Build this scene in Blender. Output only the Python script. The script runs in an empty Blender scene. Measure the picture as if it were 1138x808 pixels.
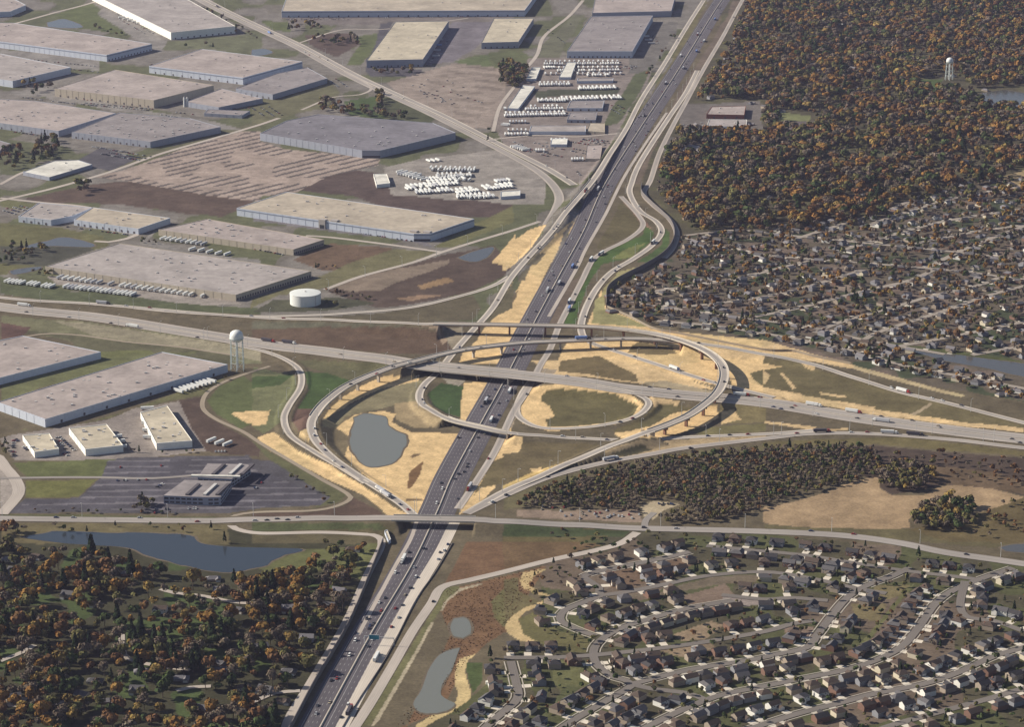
import bpy, math, random
import numpy as np
from mathutils import Vector
random.seed(7); RNG = np.random.default_rng(11)
SC = bpy.context.scene
# ------------------------------------------------------------------ camera, sky, sun, exposure
PW, PH = 1138.0, 808.0
F, YH, H = 2800.0, -450.0, 900.0          # focal length in photo pixels, horizon row, flying height in metres
PITCH = math.atan((PH/2 - YH)/F)
cam = bpy.data.objects.new('camera', bpy.data.cameras.new('camera')); SC.collection.objects.link(cam)
cam.location = (0, 0, H); cam.rotation_euler = (math.pi/2 - PITCH, 0, 0)
cam.data.sensor_width = 36.0; cam.data.lens = 36.0*F/PW; cam.data.clip_start = 5; cam.data.clip_end = 300000
SC.camera = cam
SUN_EL, SUN_AZ = math.radians(31), math.radians(-79)      # azimuth measured from +Y towards +X: the sun stands on the left
w = bpy.data.worlds.new('World'); SC.world = w; w.use_nodes = True
wn = w.node_tree; sky = wn.nodes.new('ShaderNodeTexSky'); sky.sky_type = 'NISHITA'; sky.sun_disc = False
sky.sun_elevation = SUN_EL; sky.sun_rotation = SUN_AZ; sky.air_density = 1.0; sky.dust_density = 1.0
wn.nodes['Background'].inputs[1].default_value = 0.058
wn.links.new(sky.outputs[0], wn.nodes['Background'].inputs[0])
sl = bpy.data.lights.new('sun', 'SUN'); sl.energy = 4.8; sl.angle = math.radians(0.5); sl.color = (1.0, 0.91, 0.77)
sun = bpy.data.objects.new('sun', sl); SC.collection.objects.link(sun)
sd = Vector((math.sin(SUN_AZ)*math.cos(SUN_EL), math.cos(SUN_AZ)*math.cos(SUN_EL), math.sin(SUN_EL)))
sun.rotation_euler = sd.to_track_quat('Z', 'Y').to_euler(); sun.location = (0, 2000, 1500)
SC.view_settings.view_transform = 'Standard'; SC.view_settings.look = 'None'
SC.view_settings.exposure = 0.5; SC.view_settings.gamma = 1.0
SC.cycles.volume_bounces = 0; SC.cycles.max_bounces = 4

# ------------------------------------------------------------------ helpers
CP, SP = math.cos(PITCH), math.sin(PITCH)
def U(x, y, z=0.0):
    a = (x-PW/2)/F; b = -(y-PH/2)/F
    dx, dy, dz = a, CP + b*SP, -SP + b*CP
    t = (z-H)/dz
    return (dx*t, dy*t, z)
def UA(P, z=0.0):
    P = np.asarray(P, float); a = (P[:,0]-PW/2)/F; b = -(P[:,1]-PH/2)/F
    t = (z-H)/(-SP + b*CP)
    return np.stack([a*t, (CP+b*SP)*t], 1)
def PX(X, Y, Z):
    Zr = Z-H; d = Y*CP - Zr*SP; u = Y*SP + Zr*CP
    return PW/2 + F*X/d, PH/2 - F*u/d
ORI = {1:(0,0),2:(280,0),3:(560,0),4:(848,0),5:(0,200),6:(280,200),7:(560,200),8:(848,200),
       9:(0,400),10:(280,400),11:(560,400),12:(848,400),13:(0,603),14:(280,603),15:(560,603),16:(848,603),0:(0,0)}
def Z(k, pts):                            # coordinates read off an enlarged quarter of the survey -> photo pixels
    s = 1.0 if k == 0 else 3.924
    ox, oy = ORI[k]
    return [(ox+p[0]/s, oy+p[1]/s)+tuple(p[2:]) for p in pts]
ORDS = 'first second third fourth fifth sixth seventh eighth ninth tenth eleventh twelfth'.split()
def ordn(n):
    if n <= 12: return ORDS[n-1]
    return '%d%s' % (n, 'th' if 10 <= n % 100 <= 20 else {1:'st',2:'nd',3:'rd'}.get(n % 10, 'th'))
COL = SC.collection
def wc(t): return len(t.replace('-', ' ').split())
def short(t):
    if wc(t) > 15: t = t.replace('dark grey', 'charcoal')
    for w_ in (' in the ', ' on the ', ' of the ', ' by the ', ' at the ', ' below the ', ' above the ', ' near the ', ' facing the ', ' beside the '):
        if wc(t) > 15: t = t.replace(w_, w_[:-4])
    return t.replace(' the ', ' ') if wc(t) > 15 else t
def tag(o, label=None, cat=None, group=None, kind=None):
    if label: label = short(label)
    if label: o['label'] = label
    if cat: o['category'] = cat
    if group: o['group'] = group
    if kind: o['kind'] = kind
    return o
def empty(name, loc=(0,0,0), rz=0, label=None, cat=None, group=None):
    o = bpy.data.objects.new(name, None); COL.objects.link(o); o.location = loc; o.rotation_euler = (0,0,rz)
    return tag(o, label, cat, group)
def mesh_np(name, V, Fq, mats, mi=None, col=None, uv=None, smooth=False):
    """V (n,3); Fq list of index arrays all quads or a python list of faces"""
    me = bpy.data.meshes.new(name)
    if isinstance(Fq, np.ndarray):
        n = len(Fq); k = Fq.shape[1]
        me.vertices.add(len(V)); me.vertices.foreach_set('co', np.asarray(V, np.float32).ravel())
        me.loops.add(n*k); me.loops.foreach_set('vertex_index', Fq.astype(np.int32).ravel())
        me.polygons.add(n); me.polygons.foreach_set('loop_start', np.arange(0, n*k, k, dtype=np.int32))
        try: me.polygons.foreach_set('loop_total', np.full(n, k, np.int32))
        except Exception: pass
        me.update(calc_edges=True)
    else:
        me.from_pydata([tuple(v) for v in V], [], Fq)
    for m in (mats if isinstance(mats, (list, tuple)) else [mats]): me.materials.append(m)
    if mi is not None: me.polygons.foreach_set('material_index', np.asarray(mi, np.int32))
    if col is not None:
        a = me.color_attributes.new('tint', 'FLOAT_COLOR', 'POINT'); a.data.foreach_set('color', np.asarray(col, np.float32).ravel())
    if uv is not None:
        u = me.uv_layers.new(name='UVMap'); li = np.empty(len(me.loops), np.int32); me.loops.foreach_get('vertex_index', li)
        u.data.foreach_set('uv', np.asarray(uv, np.float32)[li].ravel())
    if smooth: me.polygons.foreach_set('use_smooth', np.ones(len(me.polygons), bool))
    me.validate(); me.update()
    return me
def link(name, me, parent=None, loc=(0,0,0), rz=0):
    o = bpy.data.objects.new(name, me); COL.objects.link(o); o.location = loc; o.rotation_euler = (0,0,rz)
    if parent: o.parent = parent
    return o
class MB:
    def __init__(s): s.v = []; s.f = []; s.m = []
    def poly(s, pts, m=0):
        i = len(s.v); s.v += [tuple(p) for p in pts]; s.f.append(list(range(i, i+len(pts)))); s.m.append(m)
    def prism(s, pts, z0, z1, m=0, mt=None, top=True, bottom=True):
        n = len(pts); i = len(s.v)
        s.v += [(p[0],p[1],z0) for p in pts] + [(p[0],p[1],z1) for p in pts]
        for k in range(n):
            j = (k+1) % n; s.f.append([i+k, i+j, i+n+j, i+n+k]); s.m.append(m)
        if top: s.f.append([i+n+k for k in range(n)]); s.m.append(m if mt is None else mt)
        if bottom: s.f.append([i+k for k in reversed(range(n))]); s.m.append(m)
    def box(s, c, d, rz=0, m=0, taper=1.0, mt=None):
        i = len(s.v); ca, sa = math.cos(rz), math.sin(rz)
        for zz, k in ((-.5,1.0),(.5,taper)):
            for x, y in ((-.5,-.5),(.5,-.5),(.5,.5),(-.5,.5)):
                X, Y = x*d[0]*k, y*d[1]*k
                s.v.append((c[0]+X*ca-Y*sa, c[1]+X*sa+Y*ca, c[2]+zz*d[2]))
        for q, fc in enumerate(((3,2,1,0),(4,5,6,7),(0,1,5,4),(1,2,6,5),(2,3,7,6),(3,0,4,7))):
            s.f.append([i+k for k in fc]); s.m.append(mt if (mt is not None and q == 1) else m)
    def tube(s, a, b, r0, r1=None, n=8, m=0):
        r1 = r0 if r1 is None else r1; a = Vector(a); b = Vector(b); d = (b-a).normalized()
        u = d.orthogonal().normalized(); v = d.cross(u); i = len(s.v)
        for p, r in ((a,r0),(b,r1)):
            for k in range(n):
                t = 2*math.pi*k/n; s.v.append(tuple(p + u*math.cos(t)*r + v*math.sin(t)*r))
        for k in range(n):
            j = (k+1) % n; s.f.append([i+k, i+j, i+n+j, i+n+k]); s.m.append(m)
        s.f.append([i+n+k for k in range(n)]); s.m.append(m); s.f.append([i+k for k in reversed(range(n))]); s.m.append(m)
    def lathe(s, prof, n=24, c=(0,0), m=0):
        i = len(s.v)
        for r, z in prof:
            for k in range(n):
                t = 2*math.pi*k/n; s.v.append((c[0]+r*math.cos(t), c[1]+r*math.sin(t), z))
        for q in range(len(prof)-1):
            for k in range(n):
                j = (k+1) % n; s.f.append([i+q*n+k, i+q*n+j, i+(q+1)*n+j, i+(q+1)*n+k]); s.m.append(m)
    def mesh(s, name, mats, smooth=False):
        me = bpy.data.meshes.new(name); me.from_pydata(s.v, [], s.f)
        for m in (mats if isinstance(mats, (list, tuple)) else [mats]): me.materials.append(m)
        me.polygons.foreach_set('material_index', np.array(s.m, np.int32))
        if smooth: me.polygons.foreach_set('use_smooth', np.ones(len(s.f), bool))
        me.update(); return me
    def obj(s, name, mats, parent=None, loc=(0,0,0), rz=0, smooth=False):
        return link(name, s.mesh(name, mats, smooth), parent, loc, rz)
# smooth value noise in numpy
_T = RNG.random((256,256))
def vnoise(x, y):
    xi = np.floor(x).astype(int); yi = np.floor(y).astype(int); fx = x-xi; fy = y-yi
    fx = fx*fx*(3-2*fx); fy = fy*fy*(3-2*fy)
    g = lambda a, b: _T[a & 255, b & 255]
    return (g(xi,yi)*(1-fx)+g(xi+1,yi)*fx)*(1-fy) + (g(xi,yi+1)*(1-fx)+g(xi+1,yi+1)*fx)*fy
def inpoly(x, y, P):
    P = np.asarray(P, float); r = np.zeros(x.shape, bool); n = len(P); j = n-1
    for i in range(n):
        xi, yi = P[i,0], P[i,1]; xj, yj = P[j,0], P[j,1]
        c = ((yi > y) != (yj > y))
        if yi != yj: r ^= c & (x < (xj-xi)*(y-yi)/(yj-yi)+xi)
        j = i
    return r
# ------------------------------------------------------------------ materials
MATS = {}
def mat(name, color, rough=0.85, n1=0.0, s1=0.3, n2=0.0, s2=0.03, attr=False, metallic=0.0, rand=0.0, spec=0.3, bump=0.0):
    """diffuse colour broken up by two octaves of noise in metres"""
    if name in MATS: return MATS[name]
    m = bpy.data.materials.new(name); m.use_nodes = True; nt = m.node_tree; N = nt.nodes; L = nt.links
    b = N['Principled BSDF']; b.inputs['Roughness'].default_value = rough; b.inputs['Metallic'].default_value = metallic
    b.inputs['Specular IOR Level'].default_value = spec
    if attr:
        at = N.new('ShaderNodeAttribute'); at.attribute_name = 'tint'; src = at.outputs['Color']
    else:
        rgb = N.new('ShaderNodeRGB'); rgb.outputs[0].default_value = tuple(color)+(1,); src = rgb.outputs[0]
    geo = N.new('ShaderNodeNewGeometry'); nz = None
    for amt, sc in ((n1,s1),(n2,s2)):
        if amt <= 0: continue
        t = N.new('ShaderNodeTexNoise'); t.inputs['Scale'].default_value = sc; t.inputs['Detail'].default_value = 4; t.inputs['Roughness'].default_value = .65
        L.new(geo.outputs['Position'], t.inputs['Vector'])
        r = N.new('ShaderNodeMapRange'); r.inputs['From Min'].default_value = .3; r.inputs['From Max'].default_value = .7
        r.inputs['To Min'].default_value = 1-amt; r.inputs['To Max'].default_value = 1+amt
        L.new(t.outputs[0], r.inputs['Value'])
        v = N.new('ShaderNodeVectorMath'); v.operation = 'SCALE'; L.new(src, v.inputs[0]); L.new(r.outputs[0], v.inputs['Scale']); src = v.outputs[0]; nz = t
    if rand > 0:
        oi = N.new('ShaderNodeObjectInfo'); r = N.new('ShaderNodeMapRange'); r.inputs['To Min'].default_value = 1-rand; r.inputs['To Max'].default_value = 1+rand
        L.new(oi.outputs['Random'], r.inputs['Value'])
        v = N.new('ShaderNodeVectorMath'); v.operation = 'SCALE'; L.new(src, v.inputs[0]); L.new(r.outputs[0], v.inputs['Scale']); src = v.outputs[0]
    L.new(src, b.inputs['Base Color'])
    if bump and nz:
        bp = N.new('ShaderNodeBump'); bp.inputs['Strength'].default_value = bump; bp.inputs['Distance'].default_value = 1.0
        L.new(nz.outputs[0], bp.inputs['Height']); L.new(bp.outputs[0], b.inputs['Normal'])
    MATS[name] = m; return m
def road_mat(name, color, line=0.0, joint=0.0, streak=.12, lane=3.7, shoulder=3.0):
    """UV x = metres from the left edge, y = metres along: lane wear, dashed lines and slab joints"""
    m = bpy.data.materials.new(name); m.use_nodes = True; nt = m.node_tree; N = nt.nodes; L = nt.links
    b = N['Principled BSDF']; b.inputs['Roughness'].default_value = .9; b.inputs['Specular IOR Level'].default_value = .2
    uv = N.new('ShaderNodeUVMap'); sx = N.new('ShaderNodeSeparateXYZ'); L.new(uv.outputs[0], sx.inputs[0])
    rgb = N.new('ShaderNodeRGB'); rgb.outputs[0].default_value = tuple(color)+(1,); src = rgb.outputs[0]
    def M(op, a, b_=None):
        n = N.new('ShaderNodeMath'); n.operation = op
        for k, q in enumerate((a, b_)):
            if q is None: continue
            if isinstance(q, (int, float)): n.inputs[k].default_value = q
            else: L.new(q, n.inputs[k])
        return n.outputs[0]
    mp = N.new('ShaderNodeMapping'); mp.inputs['Scale'].default_value = (.9, .02, 1); L.new(uv.outputs[0], mp.inputs[0])
    t = N.new('ShaderNodeTexNoise'); t.inputs['Scale'].default_value = 1.0; t.inputs['Detail'].default_value = 4; L.new(mp.outputs[0], t.inputs['Vector'])
    mp2 = N.new('ShaderNodeMapping'); mp2.inputs['Scale'].default_value = (.05, .012, 1); L.new(uv.outputs[0], mp2.inputs[0])
    t2 = N.new('ShaderNodeTexNoise'); t2.inputs['Scale'].default_value = 1.0; t2.inputs['Detail'].default_value = 3; L.new(mp2.outputs[0], t2.inputs['Vector'])
    fac = M('ADD', M('MULTIPLY', M('SUBTRACT', t.outputs[0], .5), streak*5), M('MULTIPLY', M('SUBTRACT', t2.outputs[0], .5), .6))
    fr = M('FRACT', M('DIVIDE', M('SUBTRACT', sx.outputs[0], shoulder), lane))
    ins = M('MULTIPLY', M('GREATER_THAN', sx.outputs[0], shoulder-.1), 1.0)
    # wheel-track darkening twice per lane
    wear = M('MULTIPLY', M('COSINE', M('MULTIPLY', fr, 4*math.pi)), .05)
    fac = M('ADD', M('ADD', fac, wear), 1.0)
    v = N.new('ShaderNodeVectorMath'); v.operation = 'SCALE'; L.new(src, v.inputs[0]); L.new(fac, v.inputs['Scale']); src = v.outputs[0]
    if line > 0:
        dash = M('LESS_THAN', M('FRACT', M('DIVIDE', sx.outputs[1], 12.0)), .35)
        ln = M('MULTIPLY', M('MULTIPLY', M('LESS_THAN', fr, .07), dash), ins)
        ed = M('MULTIPLY', M('LESS_THAN', M('ABSOLUTE', M('SUBTRACT', sx.outputs[0], shoulder)), .16), 1.0)
        ln = M('MAXIMUM', ln, ed)
        mx = N.new('ShaderNodeMixRGB'); L.new(M('MULTIPLY', ln, line), mx.inputs[0]); L.new(src, mx.inputs[1]); mx.inputs[2].default_value = (.75,.75,.72,1); src = mx.outputs[0]
    L.new(src, b.inputs['Base Color']); MATS[name] = m; return m
# ------------------------------------------------------------------ roads: spline through surveyed points, real elevation
def catmull(P, step):
    P = np.asarray(P, float)
    Q = np.vstack([2*P[0]-P[1], P, 2*P[-1]-P[-2]]); out = []; seg = []
    for i in range(1, len(Q)-2):
        p0, p1, p2, p3 = Q[i-1], Q[i], Q[i+1], Q[i+2]
        n = max(1, int(np.linalg.norm((p2-p1)[:2])/step))
        for k in range(n):
            t = k/n
            q = .5*((2*p1)+(-p0+p2)*t+(2*p0-5*p1+4*p2-p3)*t*t+(-p0+3*p1-3*p2+p3)*t**3)
            q[2] = p1[2]+(p2[2]-p1[2])*(t*t*(3-2*t)); out.append(q); seg.append(i-1)
    out.append(Q[-2]); seg.append(len(P)-2)
    return np.array(out), np.array(seg)
ROADS = {}
def road(key, pts, width, material, name='road', step=7.0, layer=0, z0=0.0, emb=True, offset=0.0, pave=True, world=None, shoulder=0):
    """pts: photo pixels with optional height z and optional flag 1 where the stretch that starts there is carried by a bridge"""
    if world is None:
        W = [U(p[0], p[1], (p[2] if len(p) > 2 else z0)) for p in pts]
    else: W = world
    br = [(p[3] if len(p) > 3 else 0) for p in pts]
    S, seg = catmull(W, step)
    T = np.gradient(S[:,:2], axis=0); T /= np.linalg.norm(T, axis=1)[:,None]+1e-9
    Nn = np.stack([-T[:,1], T[:,0]], 1)
    S[:,:2] += Nn*offset
    B = np.array([br[s] for s in seg]) if any(br) else np.zeros(len(S), int)
    cum = np.concatenate([[0], np.cumsum(np.linalg.norm(np.diff(S[:,:2], axis=0), axis=1))])
    ROADS[key] = dict(P=S, T=T, N=Nn, B=B, w=width, cum=cum, emb=emb, mat=material, name=name, layer=layer, pave=pave, zo=.10+.006*len(ROADS)+(.04 if layer and layer < 8 and key in ('fw','xhm') else 0))
    return ROADS[key]
def ribbon(key):
    R = ROADS[key]; S, Nn, hw = R['P'], R['N'], R['w']/2; n = len(S)
    z = S[:,2] + R['zo']
    V = np.zeros((2*n,3)); V[0::2,:2] = S[:,:2]+Nn*hw; V[1::2,:2] = S[:,:2]-Nn*hw; V[0::2,2] = z; V[1::2,2] = z
    i = np.arange(n-1); Fq = np.stack([2*i, 2*i+1, 2*i+3, 2*i+2], 1)
    uv = np.zeros((2*n,2)); uv[0::2,0] = 0; uv[1::2,0] = R['w']; uv[0::2,1] = R['cum']; uv[1::2,1] = R['cum']
    o = link(R['name'], mesh_np(R['name'], V, Fq, R['mat'], uv=uv)); o['kind'] = 'structure'; return o
def strip(S, Nn, off, wd, z0, z1, mb, m=0):
    """a wall of width wd, from z0 to z1 above the samples' height, along S at lateral offset"""
    n = len(S); i0 = len(mb.v)
    for k in range(n):
        for a, zz in ((off-wd/2,z0),(off+wd/2,z0),(off+wd/2,z1),(off-wd/2,z1)):
            mb.v.append((S[k,0]+Nn[k,0]*a, S[k,1]+Nn[k,1]*a, S[k,2]+zz))
    for k in range(n-1):
        a = i0+4*k; b = a+4
        for q in range(4):
            r = (q+1) % 4; mb.f.append([a+q, b+q, b+r, a+r]); mb.m.append(m)
    mb.f.append([i0+3,i0+2,i0+1,i0]); mb.m.append(m); e = i0+4*(n-1); mb.f.append([e,e+1,e+2,e+3]); mb.m.append(m)
HAZE_D = 0.000019
# ------------------------------------------------------------------ road network
ASPH = road_mat('asphalt_freeway', (.098,.089,.100), line=.45, streak=.10)
CONC = road_mat('pale_concrete_pavement', (.54,.48,.41), streak=.07, line=.0)
CONG = road_mat('weathered_concrete', (.42,.37,.325), streak=.08, line=.0)
GREY = road_mat('grey_local_road', (.27,.245,.225), streak=.06, line=.0)
STRT = road_mat('subdivision_street', (.175,.155,.14), streak=.05, line=.0)
DIRT = road_mat('dirt_track', (.30,.25,.19), streak=.10, line=.0)
FW = Z(0,[(250,1010),(310,895),(356.5,808),(412.5,705),(458,628),(486.4,568),(504,527),(537,466),(558,428),(590,366),(624,302),(649,256),(672,205),(713,140),(738,102),(764,61),(789,20),(802,0),(832,-45),(880,-110),(960,-200)])
road('fw', FW, 2.6, CONG, name='median_strip', layer=1, step=12)
road('fwL', FW, 17.5, ASPH, name='freeway', offset=10.3, layer=0, step=12)
road('fwR', FW, 17.5, ASPH, name='freeway', offset=-10.3, layer=0, step=12)
# freeway shoulders and concrete ramps beside it (lower part)
road('aux', Z(0,[(302,960),(395,780),(428,718),(464,655),(490,612),(508,575)]), 11, CONC, name='ramp_road', layer=2)
road('auxL', Z(0,[(398,706),(420,665),(440,628),(456,600),(463,580)]), 4, CONG, name='shoulder', layer=2)
XH = [(-420,285,0),(-200,312,0.5),(0,341,1),(102,352,1),(178,364,1.2),(290,382,2),(370,392,4),(433,400,6.5),(470,406,8,1),(570,416,8.5,0),(640,424,8),(700,433,6.5),(775,440.5,4.5),(850,447.5,3),(975,467.5,1.5),(1138,488,1),(1400,516,0),(1700,545,0)]
road('xh', XH, 35, CONG, name='highway', layer=0, step=8)
road('xhm', XH, 2.2, GREY, name='median_strip', layer=1, step=8)
F1 = [(-420,278,0),(-200,305,.5),(0,330.5,1),(102,337.6,1),(204,346.5,1.5),(290,353,3),(382,356,6.5),(458,359.4,11),(490,360,12,1),(560,361,13,1),(636.5,362.6,13.5,1),(687.5,365.6,13.5,1),(738.5,373.4,13.5,1),(776.7,386,13.5,1),(798,400,13.5,1),(804.8,415,13.5,1),(799.7,433,13,1),(784.4,448.5,12.5,1),(759,465,11.5,1),(723,479,9.5,0),(687.5,492,7),(636.5,513,3.5),(593,532.5,1.5),(560,546.7,.5),(518,571,0)]
road('F1', F1, 10.5, CONC, name='ramp_road', layer=2)
F2 = [(1500,560,0),(1300,512,0),(1138,470,.5),(1052,448,1),(1001,436,1),(950,420,1.5),(899,404,2.5),(850,394,5),(800,385,8),(760,380,9.5,1),(703,376.5,10.5,1),(636,378.5,11,1),(570,382,11.5,1),(509,390,12,1),(463,401,12.5,1),(433,409,12.5,1),(389.6,426.8,12,1),(364,444.6,11,1),(349,462.4,9.5,0),(346,476.5,8),(354,494,6),(377,514.7,4),(407.4,535,2),(443,558,.8),(461,574,0)]
road('F2', F2, 10.5, CONC, name='ramp_road', layer=3)
road('loopR', [(662,429,7.5),(695,434.5,6.8),(714,441,5.5),(721,449,4),(710,461,2.5),(687.5,469,1.5),(649,475,.8),(606,476,.3),(584,469,0),(574,457,0),(580,438,0),(590,423,0)], 8.5, CONC, name='ramp_road', layer=4)
road('loopL', [(659,200,7),(631,233,6.5),(616,253.5,5),(598,274,3),(570,306,1),(547.6,342,.5),(524.6,368,.3),(507,388,0),(487,413,0),(472,427,.5),(466,439,1.5),(469,449,3),(481,457,4.5),(499,466,6.5,1),(535,475,7.5,1),(565,481,7,0),(593,483.5,5),(640,487,2),(685,489,1),(713,489,1),(776,485.5,.8),(850,482.5,.8),(904,478.5,.8)], 9.5, CONC, name='ramp_road', layer=1)
road('rampW', [(150,342.5,1.2),(204,347.5,1.5),(280,351.5,1.5),(340,350.5,1.2),(382,348.5,1),(458,341.5,.5),(522,326,.3),(550,316.5,.3),(566,307,.5)], 8.5, CONC, name='ramp_road', layer=2)
road('rampB', [(518,571,0),(560,551,.3),(611,530,.8),(669.6,514.7,1),(725,504.5,1),(764,497.6,1),(850,487.5,1),(904,482,1),(975,482.5,1),(1060,489,1),(1138,498,.8),(1400,528,0)], 11, CONG, name='ramp_road', layer=3)
OV = [(-420,572,0),(-150,574,0),(0,576.5,0),(153,578.4,0),(229,579,0.3),(290,577.5,1.5),(370,576,5),(428,575.8,7.5),(447,576,8,1),(528,577.6,8,0),(560,579.5,7),(636,583.5,2.5),(713,587.5,.3),(850,591,0),(937,595.5,0),(1001,604,0),(1052,614.5,0),(1138,627,0),(1400,668,0)]
road('over', OV, 15, GREY, name='road', layer=5)
road('rampS', [(235,375,1),(270,385,1.5),(295,391,1.5),(318,400,1.5),(333,412,1.5),(334,430,1.5),(321,451,1.5),(315.7,466,1.5),(323,484,2),(349,502,3),(377,518.5,2.5),(407,537,2)], 8.5, CONC, name='ramp_road', layer=6)
road('svc', [(300,407),(270,416.6),(247,425.5),(229,438),(225.5,453.5),(240,466),(270,480),(290,493),(318,509.6),(356.5,532.5),(386,549),(388,556),(370,564),(344,568),(300,569),(280,570),(262,573),(250,579)], 5.5, DIRT, name='service_road', layer=7)
RA = [(150,-40),(200,-12),(225,0),(252,14),(290,32),(331,51),(382,79),(423,99),(484,127),(535,153),(570,171)]
road('artA', RA+[(605,189),(632,206)], 15, CONC, name='arterial_road', layer=4, step=10, offset=9)
road('artB', RA+[(600,188),(618,203),(627,218),(624,232),(614,250,0)], 15, CONG, name='arterial_road', layer=5, step=10, offset=-8)
road('rampN', [(782,0),(764,28),(738,71),(713,110),(697,141,1),(674.6,176,5,0),(659,200,7,1),(631,233,6.5,0),(616,253,5)], 10, CONC, name='ramp_road', layer=6)
road('frontE', [(860,-60),(825,0),(804.6,38),(782,76.5),(764,110),(748.6,138),(733,170),(723,200),(715.5,215),(725.6,228),(743.5,243),(752,258.6),(748,275),(738,287)], 9, CONG, name='frontage_road', layer=2, step=9)
road('r14', [(775,78),(762,103),(745,128),(724,160),(709,185),(702,203),(700,215),(711,234),(729,246),(735,258),(724,273),(703,288),(680,302),(662,322),(649,348),(646,368),(655,380),(680,389),(713,399.5,.5),(743,409.5,1),(779,421,2.5),(815,431,3.2),(860,442,3)], 10, CONC, name='ramp_road', layer=7)
road('r16', [(690,218),(710,240),(714,252),(697.6,266),(672,279),(658,290),(646.7,312),(631,343),(621,363),(611,388.7),(601,405),(592,423),(582,440),(570,459),(550,502),(524.6,542.7),(509,565.7)], 8.5, CONG, name='ramp_road', layer=5)
road('aux2', [(741,125),(717,160),(694,196),(673,238),(652,275),(640,300),(610,352)], 5, CONG, name='shoulder', layer=3)
road('frL', [(318,808+40),(318,807),(344,761),(382,697),(407.4,641),(424,606),(418,596),(402,594),(356,592),(290,593),(262,588),(255,581)], 8, CONG, name='frontage_road', layer=3)
road('frR', [(345,880),(402,797),(433,746),(458.5,702),(479,672),(491.5,653),(522,645),(560,636),(611,623),(662,612),(690,604),(708,592)], 9.5, CONG, name='frontage_road', layer=4)
road('junc', [(716,587),(718,578),(727,570)], 7, GREY, name='road', layer=6)
# local roads of the industrial park
for k, P, wd, mt in (('i1',[(361,322),(402,307),(458,292),(489,281),(530,268),(570,256),(600,246)],8,CONG),('i2',[(340,262),(369,264),(433,272),(489,280)],8,CONG),
    ('i3',[(310,131),(290,138),(240,153),(178,171),(122,191),(60,209),(0,223),(-80,240)],9,CONG),('i4',[(150,-20),(110,0),(60,14),(0,30),(-90,50)],9,CONG),
    ('i5',[(0,220),(46,225),(90,229),(130,238)],8,CONG),('i6',[(-60,510),(-10,505),(6,520),(18,535),(20,550),(2,572)],13,CONG),('i7',[(-60,400),(30,374),(80,372),(140,380),(200,386),(260,395)],5,DIRT),
    ('i8',[(160,247),(150,262),(120,269),(105,268)],9,CONG),('i9',[(648,0),(632,18),(605,40),(596,62),(575,86)],8,CONG),('i10',[(0,205),(30,190),(60,188)],7,CONG),
    ('i11',[(575,92),(556,118),(548,146)],7,CONG),('i12',[(545,155),(600,150),(640,152),(690,148)],7,CONG),('i13',[(382,79),(412,96),(400,105),(370,108),(335,122)],6,CONG),
    ('i14',[(331,48),(380,33),(430,32),(520,20)],6,CONG),('i15',[(0,532),(60,531),(112,531),(170,532),(235,527)],6,GREY)):
    road(k, P, wd, mt, name='road', layer=8, step=14)
# subdivision streets (bottom right)
ST = {
 's1':('the northern cul-de-sac street', Z(15,[(345,150),(400,130),(600,90),(720,65),(810,42)])),
 's2':('the street above the dark ditch', Z(15,[(345,150),(415,200),(430,230),(600,205),(720,180),(900,145),(1138,130)])+[(900,643),(950,654),(985,660)]),
 's2b':('the small crescent by the sand path', Z(15,[(430,230),(350,262),(262,300),(250,345),(330,385),(400,410)])),
 's0':('the northernmost street', [(785,607),(848,613),(890,617),(924,622),(1000,634),(1060,641),(1090,645)]),
 's3':('the diagonal street in the middle', Z(16,[(640,110),(560,150),(450,190),(370,240),(300,320),(240,400),(190,460),(60,490)])+[(840,733),(790,741),(753,748),(702,761)]),
 's4':('the long curved street', Z(16,[(1090,112),(950,160),(830,210),(750,270),(680,370),(600,460),(480,520),(350,560),(200,590),(0,630)])+[(810,771),(784,779),(738,799),(690,825)]),
 's5':('the second street from the corner', [(1240,690),(1138,720),(1103,730.5),(1064.6,748),(1026,761),(975,771),(937,781),(886,794),(848,806),(800,822)]),
 's6':('the street in the lower right corner', [(1240,742),(1138,766),(1103,776),(1064.6,786.5),(1026,797),(985,809),(930,830)]),
 's7':('the curved entry street', Z(15,[(1000,255),(800,290),(620,340),(500,380),(420,430),(390,480),(410,540),(480,590),(560,620),(450,690),(300,780),(200,850)])),
 's8':('the straight street behind the entry bend', Z(15,[(0,505),(300,500),(620,470),(850,440),(1138,390)])+[(880,694),(906,690)]),
 's9':('the cul-de-sac by the marsh', Z(15,[(30,520),(50,600),(60,680),(0,740),(-60,790),(-120,850)])),
 's10':('the short street off the bend', Z(15,[(560,620),(640,640),(800,660),(880,690)])),
 's11':('the lane in the far right pocket', Z(16,[(880,170),(860,280),(900,330),(1010,345),(1138,390)])),
 's12':('the short lane below the dark ditch', Z(15,[(950,230),(1138,250)])+[(880,665),(920,668)])}
for k, (d, P) in ST.items(): road(k, P, 7.8, STRT, name='street', layer=9, step=8)
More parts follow.
